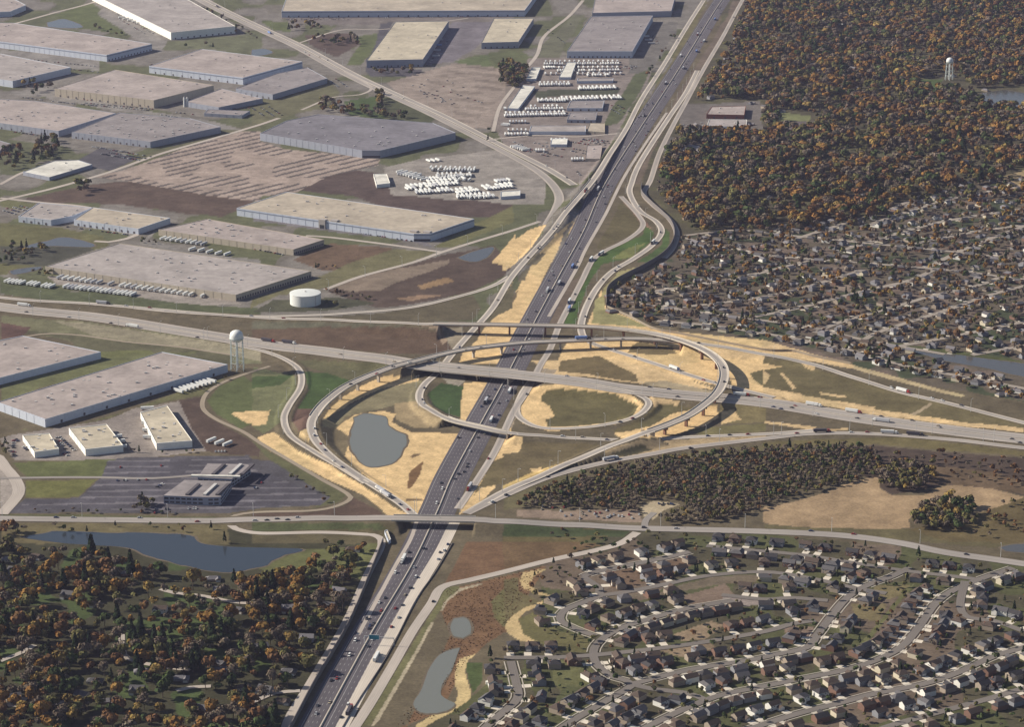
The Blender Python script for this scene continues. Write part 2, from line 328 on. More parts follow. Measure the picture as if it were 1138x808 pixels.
# older neighbourhood on the right (behind the noise wall)
SN = {
 'n0':('the collector road', [(752,262),(790,272),(848,283),(900,288),(937,290.5),(1014,297),(1080,303),(1138,312),(1260,330)]),
 'n1':('the lane facing the ramp', [(730,357),(790,362),(850,371),(905,381),(950,391),(1006,407),(1070,419),(1138,432),(1230,450)]),
 'n2':('the second lane from the ramp', [(700,336),(760,345),(830,354),(900,364),(960,378),(1050,394)]),
 'n3':('the diagonal lane behind the lake', [(905,370),(935,358),(991,342),(1040,328),(1085,318),(1110,309)]),
 'n4':('the second diagonal lane', [(960,378),(980,368),(1052,345),(1090,331),(1138,318),(1200,302)]),
 'n5':('the lake street', [(1000,385),(1060,374),(1138,358),(1220,345)]),
 'n6':('the lane by the noise wall', [(690,330),(740,322),(800,313),(860,300),(900,289)]),
 'n7':('the middle lane', [(720,345),(790,338),(850,330),(900,318),(960,300)]),
 'n8':('the third lane', [(830,354),(890,342),(950,326),(1010,312),(1040,299)]),
 'n9':('the lane at the forest edge', [(760,262),(820,256),(880,262),(960,270),(1060,280),(1138,289)]),
 'n10':('the diagonal road over the collector', [(1030,298),(1070,278),(1120,258),(1180,236)]),
 'n11':('the lane in the upper clearing', [(960,252),(1010,235),(1070,218),(1138,208)]),
 'n12':('the lane below the forest', [(930,280),(990,262),(1050,246),(1138,232)]),
 'n13':('the far lane', [(870,270),(940,248),(990,232),(1030,215)]),
 'n14':('the upper lane',[(1000,275),(1060,262),(1138,250)]), 'n15':('the lane by the lake',[(1080,395),(1138,385),(1200,378)])}
STR2 = road_mat('older_street', (.31,.27,.23), streak=.05)
for k, (d, P) in SN.items(): road(k, P, 8.5, STR2, name='street', layer=10, step=12)
# lanes in the woods at the bottom left
for k, P in (('w1', Z(13,[(0,520),(100,480),(150,450)])), ('w2', Z(13,[(530,400),(535,470),(560,510),(680,540),(830,560)])), ('w3', Z(13,[(0,710),(70,715),(110,680)])),
             ('w4', Z(13,[(700,205),(760,222),(880,235),(1020,262),(1138,270)])), ('w5', Z(13,[(770,650),(830,635),(920,630)])),('w6', Z(14,[(0,700),(100,660),(210,650)]))):
    road(k, P, 6, CONG, name='lane', layer=11, step=8)
KEEP = [('fw',21.5),('r16',6.5),('r14',6.5)]
# ------------------------------------------------------------------ terrain
def seg_field(X, Y, key, reach):
    """distance to a road's centre line and the road height there"""
    R = ROADS[key]; S = R['P'][::1]; d = np.full(X.shape, 1e9); z = np.zeros(X.shape); b = np.zeros(X.shape, int)
    m = (X > S[:,0].min()-reach) & (X < S[:,0].max()+reach) & (Y > S[:,1].min()-reach) & (Y < S[:,1].max()+reach)
    ii = np.nonzero(m)[0]
    if len(ii) == 0: return d, z, b
    x = X[ii]; y = Y[ii]; dd = d[ii]; zz = z[ii]; bb = b[ii]
    for k in range(len(S)-1):
        a = S[k]; c = S[k+1]; lx, ly = c[0]-a[0], c[1]-a[1]; L2 = lx*lx+ly*ly+1e-9
        q = np.nonzero((abs(x-(a[0]+c[0])/2) < reach+20) & (abs(y-(a[1]+c[1])/2) < reach+20))[0]
        if len(q) == 0: continue
        t = np.clip(((x[q]-a[0])*lx+(y[q]-a[1])*ly)/L2, 0, 1)
        e = np.hypot(x[q]-a[0]-t*lx, y[q]-a[1]-t*ly); g = e < dd[q]; r = q[g]
        dd[r] = e[g]; zz[r] = a[2]+(c[2]-a[2])*t[g]; bb[r] = R['B'][k]
    d[ii] = dd; z[ii] = zz; b[ii] = bb
    return d, z, b
RAISED = ['rampW','xh','F1','F2','loopR','loopL','rampB','over','rampS','rampN','r14']
def terrain(X, Y):
    h = np.zeros(X.shape)
    for k in RAISED:
        R = ROADS[k]; hw = R['w']/2
        # bridge stretches carry no earth: evaluate the earth stretches only
        d, z, b = seg_field(X, Y, k, 45)
        e = np.where(b > 0, -9, z-.25-np.maximum(0, d-hw-4.5)/2.0)
        e = np.where(b > 0, -9, e); h = np.maximum(h, np.where(d < 45, e, 0))
    lim = np.full(X.shape, 99.0)
    for k, hw in KEEP:
        d, z, b = seg_field(X, Y, k, 45)
        lim = np.where((d < 45) , np.minimum(lim, z + np.maximum(0, d-hw)*.6), lim)
    # low roads always stay above the earth
    for k in RAISED:
        R = ROADS[k]; d, z, b = seg_field(X, Y, k, 24)
        near = (d < R['w']/2+4.0) & (b == 0)
        lim = np.where(near, np.minimum(lim, z-.2), lim)
    return np.maximum(np.minimum(h, lim), -0.2)
# ------------------------------------------------------------------ ground sheet
def axis(lo, a, b, hi, step, n):
    g = np.linspace(0, 1, n+1)**2
    return np.concatenate([a-(a-lo)*g[::-1][:-1], np.arange(a, b, step), b+(hi-b)*g])
gx = axis(-900, -12, 1150, 2040, 1.6, 22)
gy = np.concatenate([np.array([-443,-436,-425,-405,-370,-320,-260,-200,-150,-110,-80,-55,-35,-20]), np.arange(-12, 150, 1.6), np.arange(150, 215, .9), np.arange(215, 330, 1.6), np.arange(330, 600, 1.25), np.arange(600, 822, 1.6), np.array([835,860,900,960,1040,1150,1300])])
GXX, GYY = np.meshgrid(gx, gy); W2 = UA(np.stack([GXX.ravel(), GYY.ravel()], 1)); GX, GY = W2[:,0], W2[:,1]
GZ = terrain(GX, GY); px, py = PX(GX, GY, GZ)
# jittered lookup so that painted edges are ragged like real earth
jx = px + (vnoise(GX/18, GY/70)-.5)*1.8 + (vnoise(GX/60+9, GY/170)-.5)*5
jy = py + (vnoise(GX/18+77, GY/60)-.5)*.8 + (vnoise(GX/50+50, GY/120+9)-.5)*2.2
C = np.zeros((len(GX), 3)); C[:] = (.115,.095,.062)
def paint(P, c, k=0, mask=None, crisp=False, blend=1.0):
    m = inpoly(px if crisp else jx, py if crisp else jy, Z(k, P))
    if mask is not None: m &= mask
    C[m] = C[m]*(1-blend)+np.array(c)*blend
n60 = vnoise(GX/60, GY/90); n25 = vnoise(GX/25+31, GY/30+7); n8 = vnoise(GX/9+5, GY/10+70); n150 = vnoise(GX/150+3, GY/170+60)
MUL, MUL2 = (.60,.43,.225), (.52,.38,.21); OLV = (.105,.085,.05); GRN = (.062,.088,.034); GRN2 = (.10,.115,.05); PAV = (.215,.20,.185); DPAV = (.085,.08,.09)
BRN = (.125,.085,.058); DBRN = (.075,.055,.045); SLB = (.30,.265,.235)
# wide regions
ind = [(-900,-440),(840,-440),(790,0),(700,150),(640,260),(560,357),(470,357),(280,350),(0,328),(-900,280)]
paint(ind, (.145,.132,.112)); paint(ind, (.175,.16,.143), mask=n60 > .55); paint(ind, (.10,.105,.058), mask=n60 < .42)
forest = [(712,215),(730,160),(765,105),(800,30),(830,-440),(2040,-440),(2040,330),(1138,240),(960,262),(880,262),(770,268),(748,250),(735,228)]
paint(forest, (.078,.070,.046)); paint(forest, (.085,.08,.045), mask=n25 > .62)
midn = [(675,345),(675,325),(748,285),(755,262),(880,258),(960,255),(1000,225),(1138,190),(2040,190),(2040,600),(1138,447),(950,412),(860,390),(790,372)]
paint(midn, (.105,.088,.066)); paint(midn, (.13,.10,.08), mask=n25 > .68); paint(midn, (.06,.072,.04), mask=n25 < .33)
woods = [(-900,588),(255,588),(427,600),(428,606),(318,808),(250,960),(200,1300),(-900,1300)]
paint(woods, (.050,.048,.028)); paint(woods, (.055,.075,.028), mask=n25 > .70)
sub = [(600,610),(720,588),(850,594),(1001,607),(1138,628),(2040,760),(2040,1300),(420,1300),(470,808),(530,770),(560,735),(600,700)]
paint(sub, (.080,.072,.045)); paint(sub, (.074,.077,.036), mask=n25 > .55); paint(sub, (.13,.10,.075), mask=n60 > .66)
# industrial park details
for k, P, c in (
 (1,[(120,100),(400,10),(440,40),(560,155),(350,120),(240,60)],GRN2),(1,[(700,180),(1138,140),(1138,230),(860,215),(720,220)],(.12,.125,.075)),
 (1,[(0,600),(300,640),(350,690),(180,700),(80,760),(0,760)],(.10,.105,.06)),(1,[(420,770),(880,620),(1060,560),(1138,560),(1138,520),(900,590),(500,720)],(.12,.115,.07)),
 (1,[(200,380),(640,480),(900,520),(1060,560),(900,560),(560,490),(200,430)],PAV),(1,[(0,210),(430,260),(440,310),(320,300),(0,240)],PAV),
 (1,[(450,30),(740,180),(700,230),(560,150),(430,60)],PAV),(1,[(440,640),(600,690),(480,750),(330,700)],DPAV),(1,[(30,400),(230,380),(340,430),(90,420)],PAV),
 (2,[(60,90),(150,95),(160,135),(90,130),(40,95)],GRN2),(2,[(430,160),(600,130),(480,280),(420,280),(470,190)],GRN2),(2,[(230,150),(420,145),(470,190),(370,250),(240,190)],(.09,.065,.055)),
 (2,[(0,400),(330,345),(380,400),(330,470),(200,490),(0,560)],(.125,.12,.07)),(2,[(390,440),(540,420),(640,480),(560,520),(420,500)],GRN),(2,[(540,430),(600,420),(800,500),(780,540),(660,530),(540,480)],(.075,.08,.045)),
 (2,[(130,55),(1138,55),(1138,95),(870,90),(630,95),(420,110),(160,100)],(.16,.14,.13)),
 (2,[(500,300),(560,100),(620,95),(500,265),(740,300),(740,330),(520,330)],DPAV),(2,[(745,280),(870,90),(1060,95),(1000,190),(880,265)],(.16,.145,.16)),
 (2,[(880,265),(1080,225),(1138,225),(1138,300),(1060,300),(900,280)],(.10,.12,.055)),
 (2,[(580,360),(880,275),(1050,290),(1138,320),(1138,400),(1050,560),(960,560),(800,490),(620,400)],(.26,.215,.185)),
 (3,[(-65,225),(70,225),(165,260),(110,340),(20,300),(-60,290)],(.10,.11,.055)),(3,[(20,280),(100,330),(60,400),(-20,560),(-60,560),(10,400)],(.20,.17,.15)),
 (3,[(130,225),(300,60),(350,60),(240,240),(230,330),(170,330)],(.12,.12,.08)),(3,[(100,250),(620,240),(640,330),(500,560),(420,700),(340,804),(180,740),(0,640),(-40,560),(60,370)],(.20,.17,.155)),
 (3,[(130,395),(510,385),(500,410),(140,425)],(.07,.075,.05)),(3,[(540,250),(660,100),(760,90),(760,130),(620,330),(540,320)],(.14,.13,.12)),
 (3,[(560,330),(640,300),(560,460),(490,540),(430,545),(500,440)],(.085,.095,.05)),(3,[(870,0),(900,0),(690,400),(560,560),(540,540),(640,420)],(.13,.115,.06)),
 (3,[(1010,0),(1040,0),(700,560),(600,804),(560,804),(680,540)],(.14,.11,.085)),
 (5,[(100,80),(400,20),(700,-10),(1138,60),(1138,80),(960,165),(620,120),(400,100),(180,95)],(.095,.068,.055)),(5,[(0,80),(160,100),(130,125),(0,120)],(.12,.12,.06)),
 (5,[(0,190),(250,205),(450,250),(480,290),(200,370),(120,390),(0,420)],(.12,.115,.055)),(5,[(0,290),(300,285),(420,305),(330,340),(190,375),(50,370),(0,360)],(.065,.065,.05)),
 (5,[(260,185),(560,240),(640,230),(620,210),(380,175)],PAV),(5,[(690,215),(640,260),(800,300),(1138,350),(1138,400),(700,300),(600,275),(640,240)],PAV),
 (5,[(200,420),(500,410),(960,500),(1060,540),(880,545),(600,510),(250,455)],(.27,.24,.215)),(5,[(0,500),(0,420),(200,470),(900,545),(1138,560),(1138,590),(400,545)],(.085,.095,.05)),
 (6,[(250,-60),(700,-20),(1138,100),(1138,160),(900,165),(560,110),(430,70),(200,45)],(.085,.062,.055)),(6,[(300,165),(0,140),(0,180),(700,270),(790,300),(740,240)],(.15,.14,.15)),
 (6,[(180,350),(350,275),(620,300),(620,330),(440,400),(300,390)],BRN),(6,[(440,360),(620,300),(820,315),(480,420),(260,480),(120,500),(0,560),(0,520),(240,440)],(.14,.13,.07)),
 (6,[(1138,180),(870,300),(790,300),(960,200),(1138,110)],(.13,.125,.06)),(6,[(320,480),(480,420),(830,330),(1050,290),(1138,380),(1080,430),(940,490),(700,540),(540,560),(420,520)],(.085,.062,.05)),
 (6,[(360,465),(470,425),(620,385),(860,350),(850,370),(640,440),(560,480),(430,490)],(.19,.15,.115)),(6,[(720,460),(840,420),(880,440),(740,475)],(.24,.16,.09)),(6,[(620,515),(740,500),(830,500),(700,525)],(.22,.15,.10)),
 (6,[(300,600),(560,580),(960,500),(1000,560),(960,610),(700,618),(420,605)],(.10,.085,.055)),(6,[(100,520),(360,510),(540,540),(340,570),(0,580)],(.07,.07,.045)),
 (6,[(0,640),(700,640),(830,670),(900,740),(830,760),(620,760),(0,690)],(.105,.072,.050)),(6,[(0,615),(720,632),(560,640),(0,650)],(.12,.115,.08)),
 (6,[(720,632),(840,640),(900,680),(830,720),(800,650)],(.28,.21,.15)),(6,[(830,650),(920,640),(940,700),(870,740)],(.26,.22,.16)),
 (5,[(0,590),(400,620),(1138,720),(1138,804),(700,790),(300,700),(0,640)],(.15,.145,.085)),(5,[(0,640),(500,700),(1000,760),(1000,804),(440,804),(300,690),(0,650)],(.105,.10,.06)),
 (5,[(230,610),(500,640),(1138,735),(1138,790),(850,740),(420,680)],(.24,.215,.15)),(5,[(0,620),(130,640),(90,680),(0,690)],(.10,.06,.05)),
 (5,[(330,804),(440,745),(660,740),(740,800),(500,860)],(.12,.125,.055)),
 (9,[(0,90),(370,10),(600,-30),(880,-30),(700,10),(180,120),(0,180)],(.12,.125,.06)),(9,[(0,300),(200,310),(470,260),(700,170),(960,80),(1000,60),(900,150),(700,190),(470,250),(250,310)],(.125,.12,.06)),
 (9,[(0,345),(60,330),(300,290),(470,265),(580,215),(800,180),(880,330),(900,400),(560,440),(70,440)],(.235,.205,.185)),
 (9,[(780,180),(880,160),(900,250),(1080,340),(1138,390),(1138,420),(900,400),(830,300)],(.085,.06,.048)),(9,[(60,450),(520,435),(440,515),(120,515)],(.10,.11,.045)),
 (9,[(110,530),(425,525),(340,600),(110,600)],(.125,.125,.045)),(9,[(520,430),(1090,415),(1130,470),(1138,500),(1138,650),(1000,670),(650,670),(30,665),(110,605),(340,605),(440,520)],DPAV),
 (9,[(0,440),(50,470),(110,560),(0,670)],SLB),(9,[(0,710),(980,720),(1000,804),(0,804)],(.125,.105,.055)),(9,[(0,670),(640,680),(1000,690),(1000,710),(0,700)],(.10,.10,.05)),
 (9,[(900,180),(960,110),(1060,70),(1100,100),(1138,260),(1050,300),(940,240)],GRN2),(9,[(1000,235),(1138,218),(1138,285),(1080,275)],MUL),
 (10,[(0,30),(130,60),(190,70),(180,180),(130,260),(50,320),(0,290)],(.14,.145,.075)),(10,[(0,75),(100,70),(180,60),(120,110),(0,125)],GRN),(10,[(0,225),(75,220),(60,280),(0,285)],MUL),
 (10,[(220,50),(430,60),(460,80),(340,150),(260,215),(190,210),(240,130)],(.055,.085,.030)),(10,[(190,0),(700,10),(560,45),(440,90),(340,60),(230,30)],(.105,.10,.055)),
 (10,[(190,210),(255,215),(240,290),(200,310),(170,260)],(.11,.07,.055)),(10,[(200,310),(240,295),(250,360),(210,330)],MUL2),
 (10,[(20,335),(90,310),(200,395),(350,460),(480,550),(620,640),(690,670),(600,678),(480,590),(300,500),(130,420),(50,370)],MUL),
 (10,[(0,350),(140,435),(320,530),(410,590),(380,620),(260,650),(340,600),(180,500),(90,440)],(.10,.10,.05)),(10,[(0,430),(90,440),(340,600),(300,635),(0,650)],DPAV),
 (10,[(440,600),(560,660),(580,680),(0,690),(0,670),(260,665),(400,640)],(.095,.065,.05)),
 (10,[(300,260),(345,205),(400,160),(490,110),(580,75),(720,75),(725,100),(560,130),(420,195),(330,265)],MUL),
 (10,[(300,265),(420,200),(560,130),(730,90),(740,180),(640,190),(540,215),(430,240),(360,300),(300,290)],(.20,.175,.105)),
 (10,[(290,290),(360,300),(400,250),(440,240),(430,400),(470,450),(430,470),(330,400),(290,330)],(.16,.13,.08)),
 (10,[(360,300),(440,240),(560,220),(620,235),(600,270),(690,320),(900,320),(960,310),(870,480),(780,620),(740,680),(700,660),(620,600),(480,500),(400,420),(430,340)],MUL),
 (10,[(610,190),(740,180),(830,250),(800,295),(700,300),(620,260)],(.31,.24,.14)),(10,[(760,150),(820,100),(920,110),(900,180),(910,250),(840,235),(780,200)],(.050,.080,.030)),
 (10,[(810,60),(900,55),(930,80),(900,110),(850,100)],(.30,.27,.22)),(10,[(920,95),(1050,90),(960,300),(900,280),(905,180)],MUL),
 (10,[(1090,330),(1138,300),(1138,420),(1060,560),(980,640),(900,680),(930,600)],MUL),
 (10,[(690,485),(745,445),(735,500),(700,560),(680,565)],(.17,.10,.05)),(10,[(680,425),(700,412),(735,412),(700,428)],(.20,.14,.08)),(10,[(680,606),(750,606),(752,612),(680,616)],(.2,.14,.08)),(10,[(890,330),(905,325),(900,370),(885,360)],(.2,.14,.08)),
 (10,[(1050,445),(1138,410),(1138,530),(1000,560),(960,600),(1000,540)],(.13,.105,.055)),
 # between the upper freeway and the ramps
 (7,[(0,290),(100,220),(190,190),(120,290),(50,370),(0,400)],MUL),(6,[(1045,365),(1138,240),(1138,375)],MUL),(7,[(300,180),(260,230),(235,300),(150,480),(60,660),(0,800),(0,560),(60,470),(150,330),(220,240)],MUL),
 (7,[(130,320),(180,320),(150,370),(100,370)],(.14,.12,.08)),(7,[(80,400),(120,380),(90,440),(60,440)],(.14,.12,.08)),(7,[(0,540),(60,480),(50,520),(0,580)],(.14,.11,.07)),
 (6,[(990,700),(1138,430),(1138,800),(900,804),(920,760)],MUL),(6,[(1060,560),(1138,440),(1138,560),(1060,600),(1010,660)],(.12,.105,.065)),
 (7,[(380,30),(330,180),(190,480),(110,620),(90,620),(200,420),(300,200)],MUL2),
 (7,[(510,90),(590,170),(590,230),(430,300),(410,300),(470,180)],(.10,.085,.045)),(7,[(620,190),(655,230),(640,270),(560,340),(430,370),(380,430),(330,560),(310,630),(250,630),(330,480),(400,350),(460,310),(550,270),(610,240)],(.062,.10,.030)),
 (7,[(540,300),(620,275),(560,340),(470,350)],(.15,.16,.06)),(7,[(690,200),(720,230),(715,290),(640,360),(590,355),(690,280)],(.065,.10,.035)),(7,[(500,400),(640,365),(520,430),(460,480),(440,520),(410,560),(440,470)],(.27,.24,.12)),
 (7,[(430,480),(450,560),(560,600),(650,650),(1138,700),(1138,760),(900,715),(640,665),(360,640),(400,540)],MUL),(7,[(400,520),(440,500),(445,560),(640,640),(560,635),(380,630)],(.27,.25,.12)),
 (7,[(520,90),(545,90),(600,150),(640,210),(610,200),(570,150)],(.26,.15,.11)),
 (7,[(270,460),(330,420),(270,560),(220,640),(190,640),(230,540)],(.13,.10,.075)),
 (7,[(280,690),(760,690),(960,790),(960,804),(230,804),(250,740)],MUL),(7,[(640,680),(900,700),(1138,770),(1138,804),(960,804),(880,740),(760,690)],MUL2),(7,[(560,720),(600,705),(740,720),(760,755),(640,760),(540,750)],(.14,.11,.06)),
 (11,[(170,0),(960,0),(980,60),(930,110),(560,40),(160,10)],MUL),(11,[(120,0),(500,0),(640,30),(880,110),(930,130),(600,100),(180,60),(150,20)],MUL2),(11,[(250,0),(420,-15),(580,60),(590,95),(420,75),(240,45)],(.135,.105,.055)),
 (11,[(600,95),(700,90),(930,140),(900,160),(640,110)],(.29,.24,.16)),
 (11,[(240,40),(140,30),(100,110),(40,300),(0,300),(60,200)],(.27,.22,.16)),
 (11,[(120,120),(240,100),(560,150),(610,190),(590,240),(500,280),(200,310),(90,280),(70,200)],MUL),(11,[(170,140),(260,125),(500,150),(590,200),(560,250),(470,275),(300,290),(190,290),(180,260),(220,245),(200,200),(165,180)],(.115,.100,.048)),
 (11,[(480,310),(600,255),(680,180),(850,210),(640,320),(520,340)],(.12,.10,.05)),(11,[(480,320),(560,310),(640,290),(740,230),(860,205),(940,200),(945,250),(880,285),(700,340),(520,345)],MUL),
 (11,[(680,190),(780,180),(740,230),(640,290),(560,300),(640,240)],(.115,.10,.05)),(11,[(630,155),(780,180),(760,195),(680,190),(660,210)],MUL2),
 (11,[(960,180),(1138,205),(1138,270),(960,280),(1000,250),(940,260)],(.17,.14,.07)),(11,[(960,225),(1010,220),(1040,260),(960,280)],MUL),(11,[(800,300),(1138,275),(1138,310),(860,330)],(.13,.115,.055)),
 (11,[(0,335),(85,335),(95,360),(70,408),(0,410)],MUL),(11,[(90,355),(420,370),(300,420),(140,490),(0,545),(0,412),(75,408)],(.125,.10,.055)),
 (11,[(0,550),(140,485),(300,430),(440,375),(470,375),(300,450),(140,515),(0,575)],(.46,.33,.14)),(11,[(120,475),(160,470),(170,485),(130,490)],MUL),
 (11,[(440,390),(600,350),(800,345),(1138,318),(1138,340),(800,375),(640,405),(430,440)],(.33,.25,.15)),(11,[(460,410),(600,370),(650,395),(520,425)],(.09,.08,.045)),
 (11,[(960,0),(1138,0),(1138,150),(1040,140),(1000,110),(980,60)],MUL),(11,[(1070,60),(1138,45),(1138,120),(1100,100)],(.12,.105,.055)),(11,[(870,30),(930,40),(930,70),(860,60)],MUL),
 (11,[(0,600),(230,510),(430,470),(800,400),(1138,370),(1138,400),(700,440),(420,480),(200,570),(100,640),(0,660)],(.125,.11,.06)),
 (11,[(60,660),(580,655),(600,710),(60,690)],(.23,.175,.135)),(11,[(590,640),(660,615),(780,630),(700,655),(650,700),(610,690)],(.34,.28,.19)),
 (12,[(0,0),(120,0),(200,30),(400,90),(800,190),(1138,290),(1138,300),(700,270),(500,240),(0,150)],(.125,.105,.055)),(12,[(0,135),(240,165),(500,215),(830,265),(1138,300),(1138,320),(820,280),(500,240),(240,195),(0,165)],MUL2),
 (12,[(0,20),(80,30),(0,50)],MUL),(12,[(70,60),(85,60),(140,125),(125,130)],MUL2),(12,[(0,50),(30,70),(10,110),(0,110)],MUL2),(12,[(150,0),(230,20),(220,50),(170,20)],MUL2),(12,[(240,140),(370,158),(360,166),(250,152)],MUL2),(12,[(310,175),(500,205),(480,212),(330,188)],MUL2),(12,[(0,120),(170,150),(160,162),(0,135)],MUL2),
 (12,[(290,-5),(390,20),(650,90),(890,155),(870,162),(640,105),(380,35),(270,5)],(.40,.32,.19)),(12,[(640,235),(730,185),(740,192),(660,240)],(.30,.24,.16)),(12,[(710,245),(870,265),(760,275),(700,262)],MUL),
 (12,[(0,265),(230,290),(220,305),(0,275)],MUL2),(12,[(230,300),(370,296),(370,304),(230,308)],MUL2),
 (12,[(0,360),(220,345),(620,335),(1138,400),(1138,420),(800,395),(500,365),(0,380)],(.125,.105,.05)),(12,[(240,380),(480,370),(780,400),(1138,430),(1138,600),(1000,560),(800,545),(560,590),(400,480)],(.070,.052,.042)),
 (12,[(640,480),(760,460),(1000,490),(1138,540),(1138,590),(900,550),(740,540)],(.12,.085,.055)),
 (12,[(0,645),(120,620),(250,585),(400,530),(500,512),(505,560),(560,590),(700,590),(760,560),(820,545),(1000,562),(1138,605),(1060,650),(1000,672),(930,660),(880,640),(760,625),(680,660),(640,700),(650,740),(500,738),(0,718)],(.30,.215,.13)),
 (12,[(0,720),(640,742),(1138,800),(1138,830),(0,740)],(.11,.095,.05)),(12,[(860,700),(1138,600),(1138,804),(800,790),(640,745)],(.115,.09,.045)),
 # around the lower freeway
 (14,[(0,100),(150,60),(210,30),(340,30),(560,0),(570,0),(480,160),(250,120),(60,130)],(.115,.12,.05)),(10,[(0,715),(640,712),(600,804),(0,804)],(.10,.085,.048)),(10,[(0,712),(560,712),(600,740),(300,745),(0,750)],(.075,.085,.04)),
 (11,[(0,705),(560,730),(520,760),(300,804),(0,804)],(.115,.095,.045)),(11,[(0,720),(540,748),(520,770),(0,775)],(.06,.075,.035)),(14,[(900,60),(930,0),(1138,0),(1138,120),(940,165),(830,180)],(.14,.085,.05)),(15,[(0,0),(300,0),(430,10),(200,75),(0,130)],(.135,.09,.05)),
 (0,[(440,840),(470,770),(500,706),(489,680),(493,656),(520,650),(560,640),(606,629),(600,640),(588,658),(572,680),(592,700),(560,702),(538,716),(516,736),(500,770),(492,792),(440,812)],(.165,.098,.055)),
 (14,[(830,190),(900,195),(820,300),(780,360),(600,680),(520,804),(480,804),(580,640),(700,440),(800,280)],(.13,.125,.06)),(14,[(780,350),(790,355),(560,780),(540,804),(525,804),(640,600)],(.36,.31,.22)),(14,[(820,300),(835,260),(900,200),(1000,175),(1000,182),(905,212),(845,265),(830,300)],(.33,.28,.2)),
 (14,[(1040,260),(1138,160),(1138,330),(1100,370),(1050,330)],(.13,.12,.055)),(15,[(0,160),(60,150),(60,210),(160,260),(80,290),(0,350)],(.13,.11,.055)),
 (15,[(80,130),(170,115),(180,120),(122,150),(112,190),(150,215),(220,240),(150,228),(80,200),(66,165)],(.44,.33,.17)),(15,[(165,255),(80,285),(20,330),(0,360),(10,390),(60,425),(140,445),(240,447),(160,430),(80,380),(58,335),(90,300),(165,268)],(.46,.345,.18)),
 (14,[(970,485),(900,505),(878,560),(880,620),(895,650),(890,695),(820,735),(720,800),(700,830),(740,830),(770,800),(870,745),(950,685),(950,650),(935,600),(925,560),(935,515)],(.48,.37,.19)),
 (14,[(930,520),(1000,520),(1000,600),(960,660),(935,580)],(.06,.08,.03)),
 (15,[(60,330),(130,300),(240,390),(390,410),(370,480),(240,480),(150,440),(80,400)],(.12,.11,.05)),
 (15,[(460,130),(600,70),(800,50),(840,90),(700,160),(560,190),(460,200)],(.14,.095,.065)),(15,[(440,235),(700,215),(740,195),(900,150),(1138,140),(1138,165),(900,190),(720,225),(500,255)],(.13,.105,.075)),
 (15,[(760,240),(960,180),(1000,230),(940,290),(800,270)],(.17,.125,.095)),(15,[(950,230),(1138,240),(1138,265),(1000,290),(940,290)],(.24,.20,.18)),(15,[(740,400),(900,345),(960,360),(880,420),(780,430)],(.24,.18,.12)),(15,[(680,470),(900,430),(930,460),(780,500)],(.22,.165,.11)),
 (15,[(210,510),(370,520),(430,620),(300,690),(210,620)],(.11,.11,.05)),
 (15,[(280,620),(200,700),(0,800),(120,804),(350,640)],(.09,.095,.045)),
 (16,[(380,270),(540,270),(500,350),(400,330)],(.17,.14,.075)),(16,[(480,180),(640,185),(600,230),(540,250),(480,210)],(.15,.125,.065)),(16,[(620,200),(660,180),(450,440),(400,470)],(.12,.12,.055)),(16,[(80,360),(220,370),(220,420),(100,410)],(.19,.14,.11)),
 (8,[(560,710),(760,730),(1138,790),(1138,830),(700,760)],(.075,.085,.035)),(8,[(1055,10),(1138,0),(1138,40),(1070,38)],(.36,.27,.17)),(8,[(290,390),(360,380),(400,490),(340,490)],(.2,.16,.13)),
 (4,[(60,490),(200,500),(190,530),(70,525)],(.16,.17,.08)),(4,[(60,530),(240,520),(250,560),(80,565)],(.12,.10,.10)),(4,[(660,350),(780,340),(760,385),(680,390)],(.07,.10,.035)),(4,[(1040,770),(1138,740),(1138,804),(1060,804)],(.30,.23,.13)),
 (3,[(760,450),(1120,440),(1138,580),(760,580)],(.14,.125,.115)),(3,[(700,600),(880,590),(900,680),(700,690)],(.12,.11,.10))):
    paint(P, c, k)
paint([(846,377),(900,392),(948,404),(950,410),(905,402),(846,395)], MUL2)
paint([(428,186),(470,176),(556,166),(606,198),(606,226),(560,226),(436,216)], (.245,.222,.20))
# worn rows of the empty gravel truck lots
def rows(P, k, ang, period, c0, c1, duty=.45):
    m = inpoly(px, py, Z(k, P)); C[m] = c0
    a = math.radians(ang); q = (GX*math.cos(a)+GY*math.sin(a))/period
    r = m & ((q % 1.0) < duty) & (vnoise(GX/45+2, GY/55) > (.36 if k < 9 and k != 3 else .2)); C[r] = c1
rows([(400,770),(530,745),(900,610),(1060,570),(1138,570),(1138,880),(900,850),(560,790)], 1, 141, 23, (.31,.25,.215), (.10,.085,.08), duty=.36)
rows([(0,620),(30,615),(150,650),(560,690),(550,720),(330,770),(180,845),(0,860)], 2, 141, 23, (.31,.25,.215), (.10,.085,.08), duty=.36)
rows([(860,290),(1050,290),(1100,340),(1090,420),(960,540),(900,530),(840,400),(760,350)], 2, 60, 60, (.26,.215,.185), (.20,.165,.14))
rows([(470,440),(1085,425),(1120,480),(1138,500),(1138,640),(960,655),(60,650),(130,612),(345,612),(440,520)], 9, 93, 19, (.078,.073,.086), (.15,.14,.155), duty=.22)
rows([(0,520),(80,500),(320,600),(300,632),(0,645)], 10, 93, 19, (.078,.073,.086), (.15,.14,.155), duty=.22)
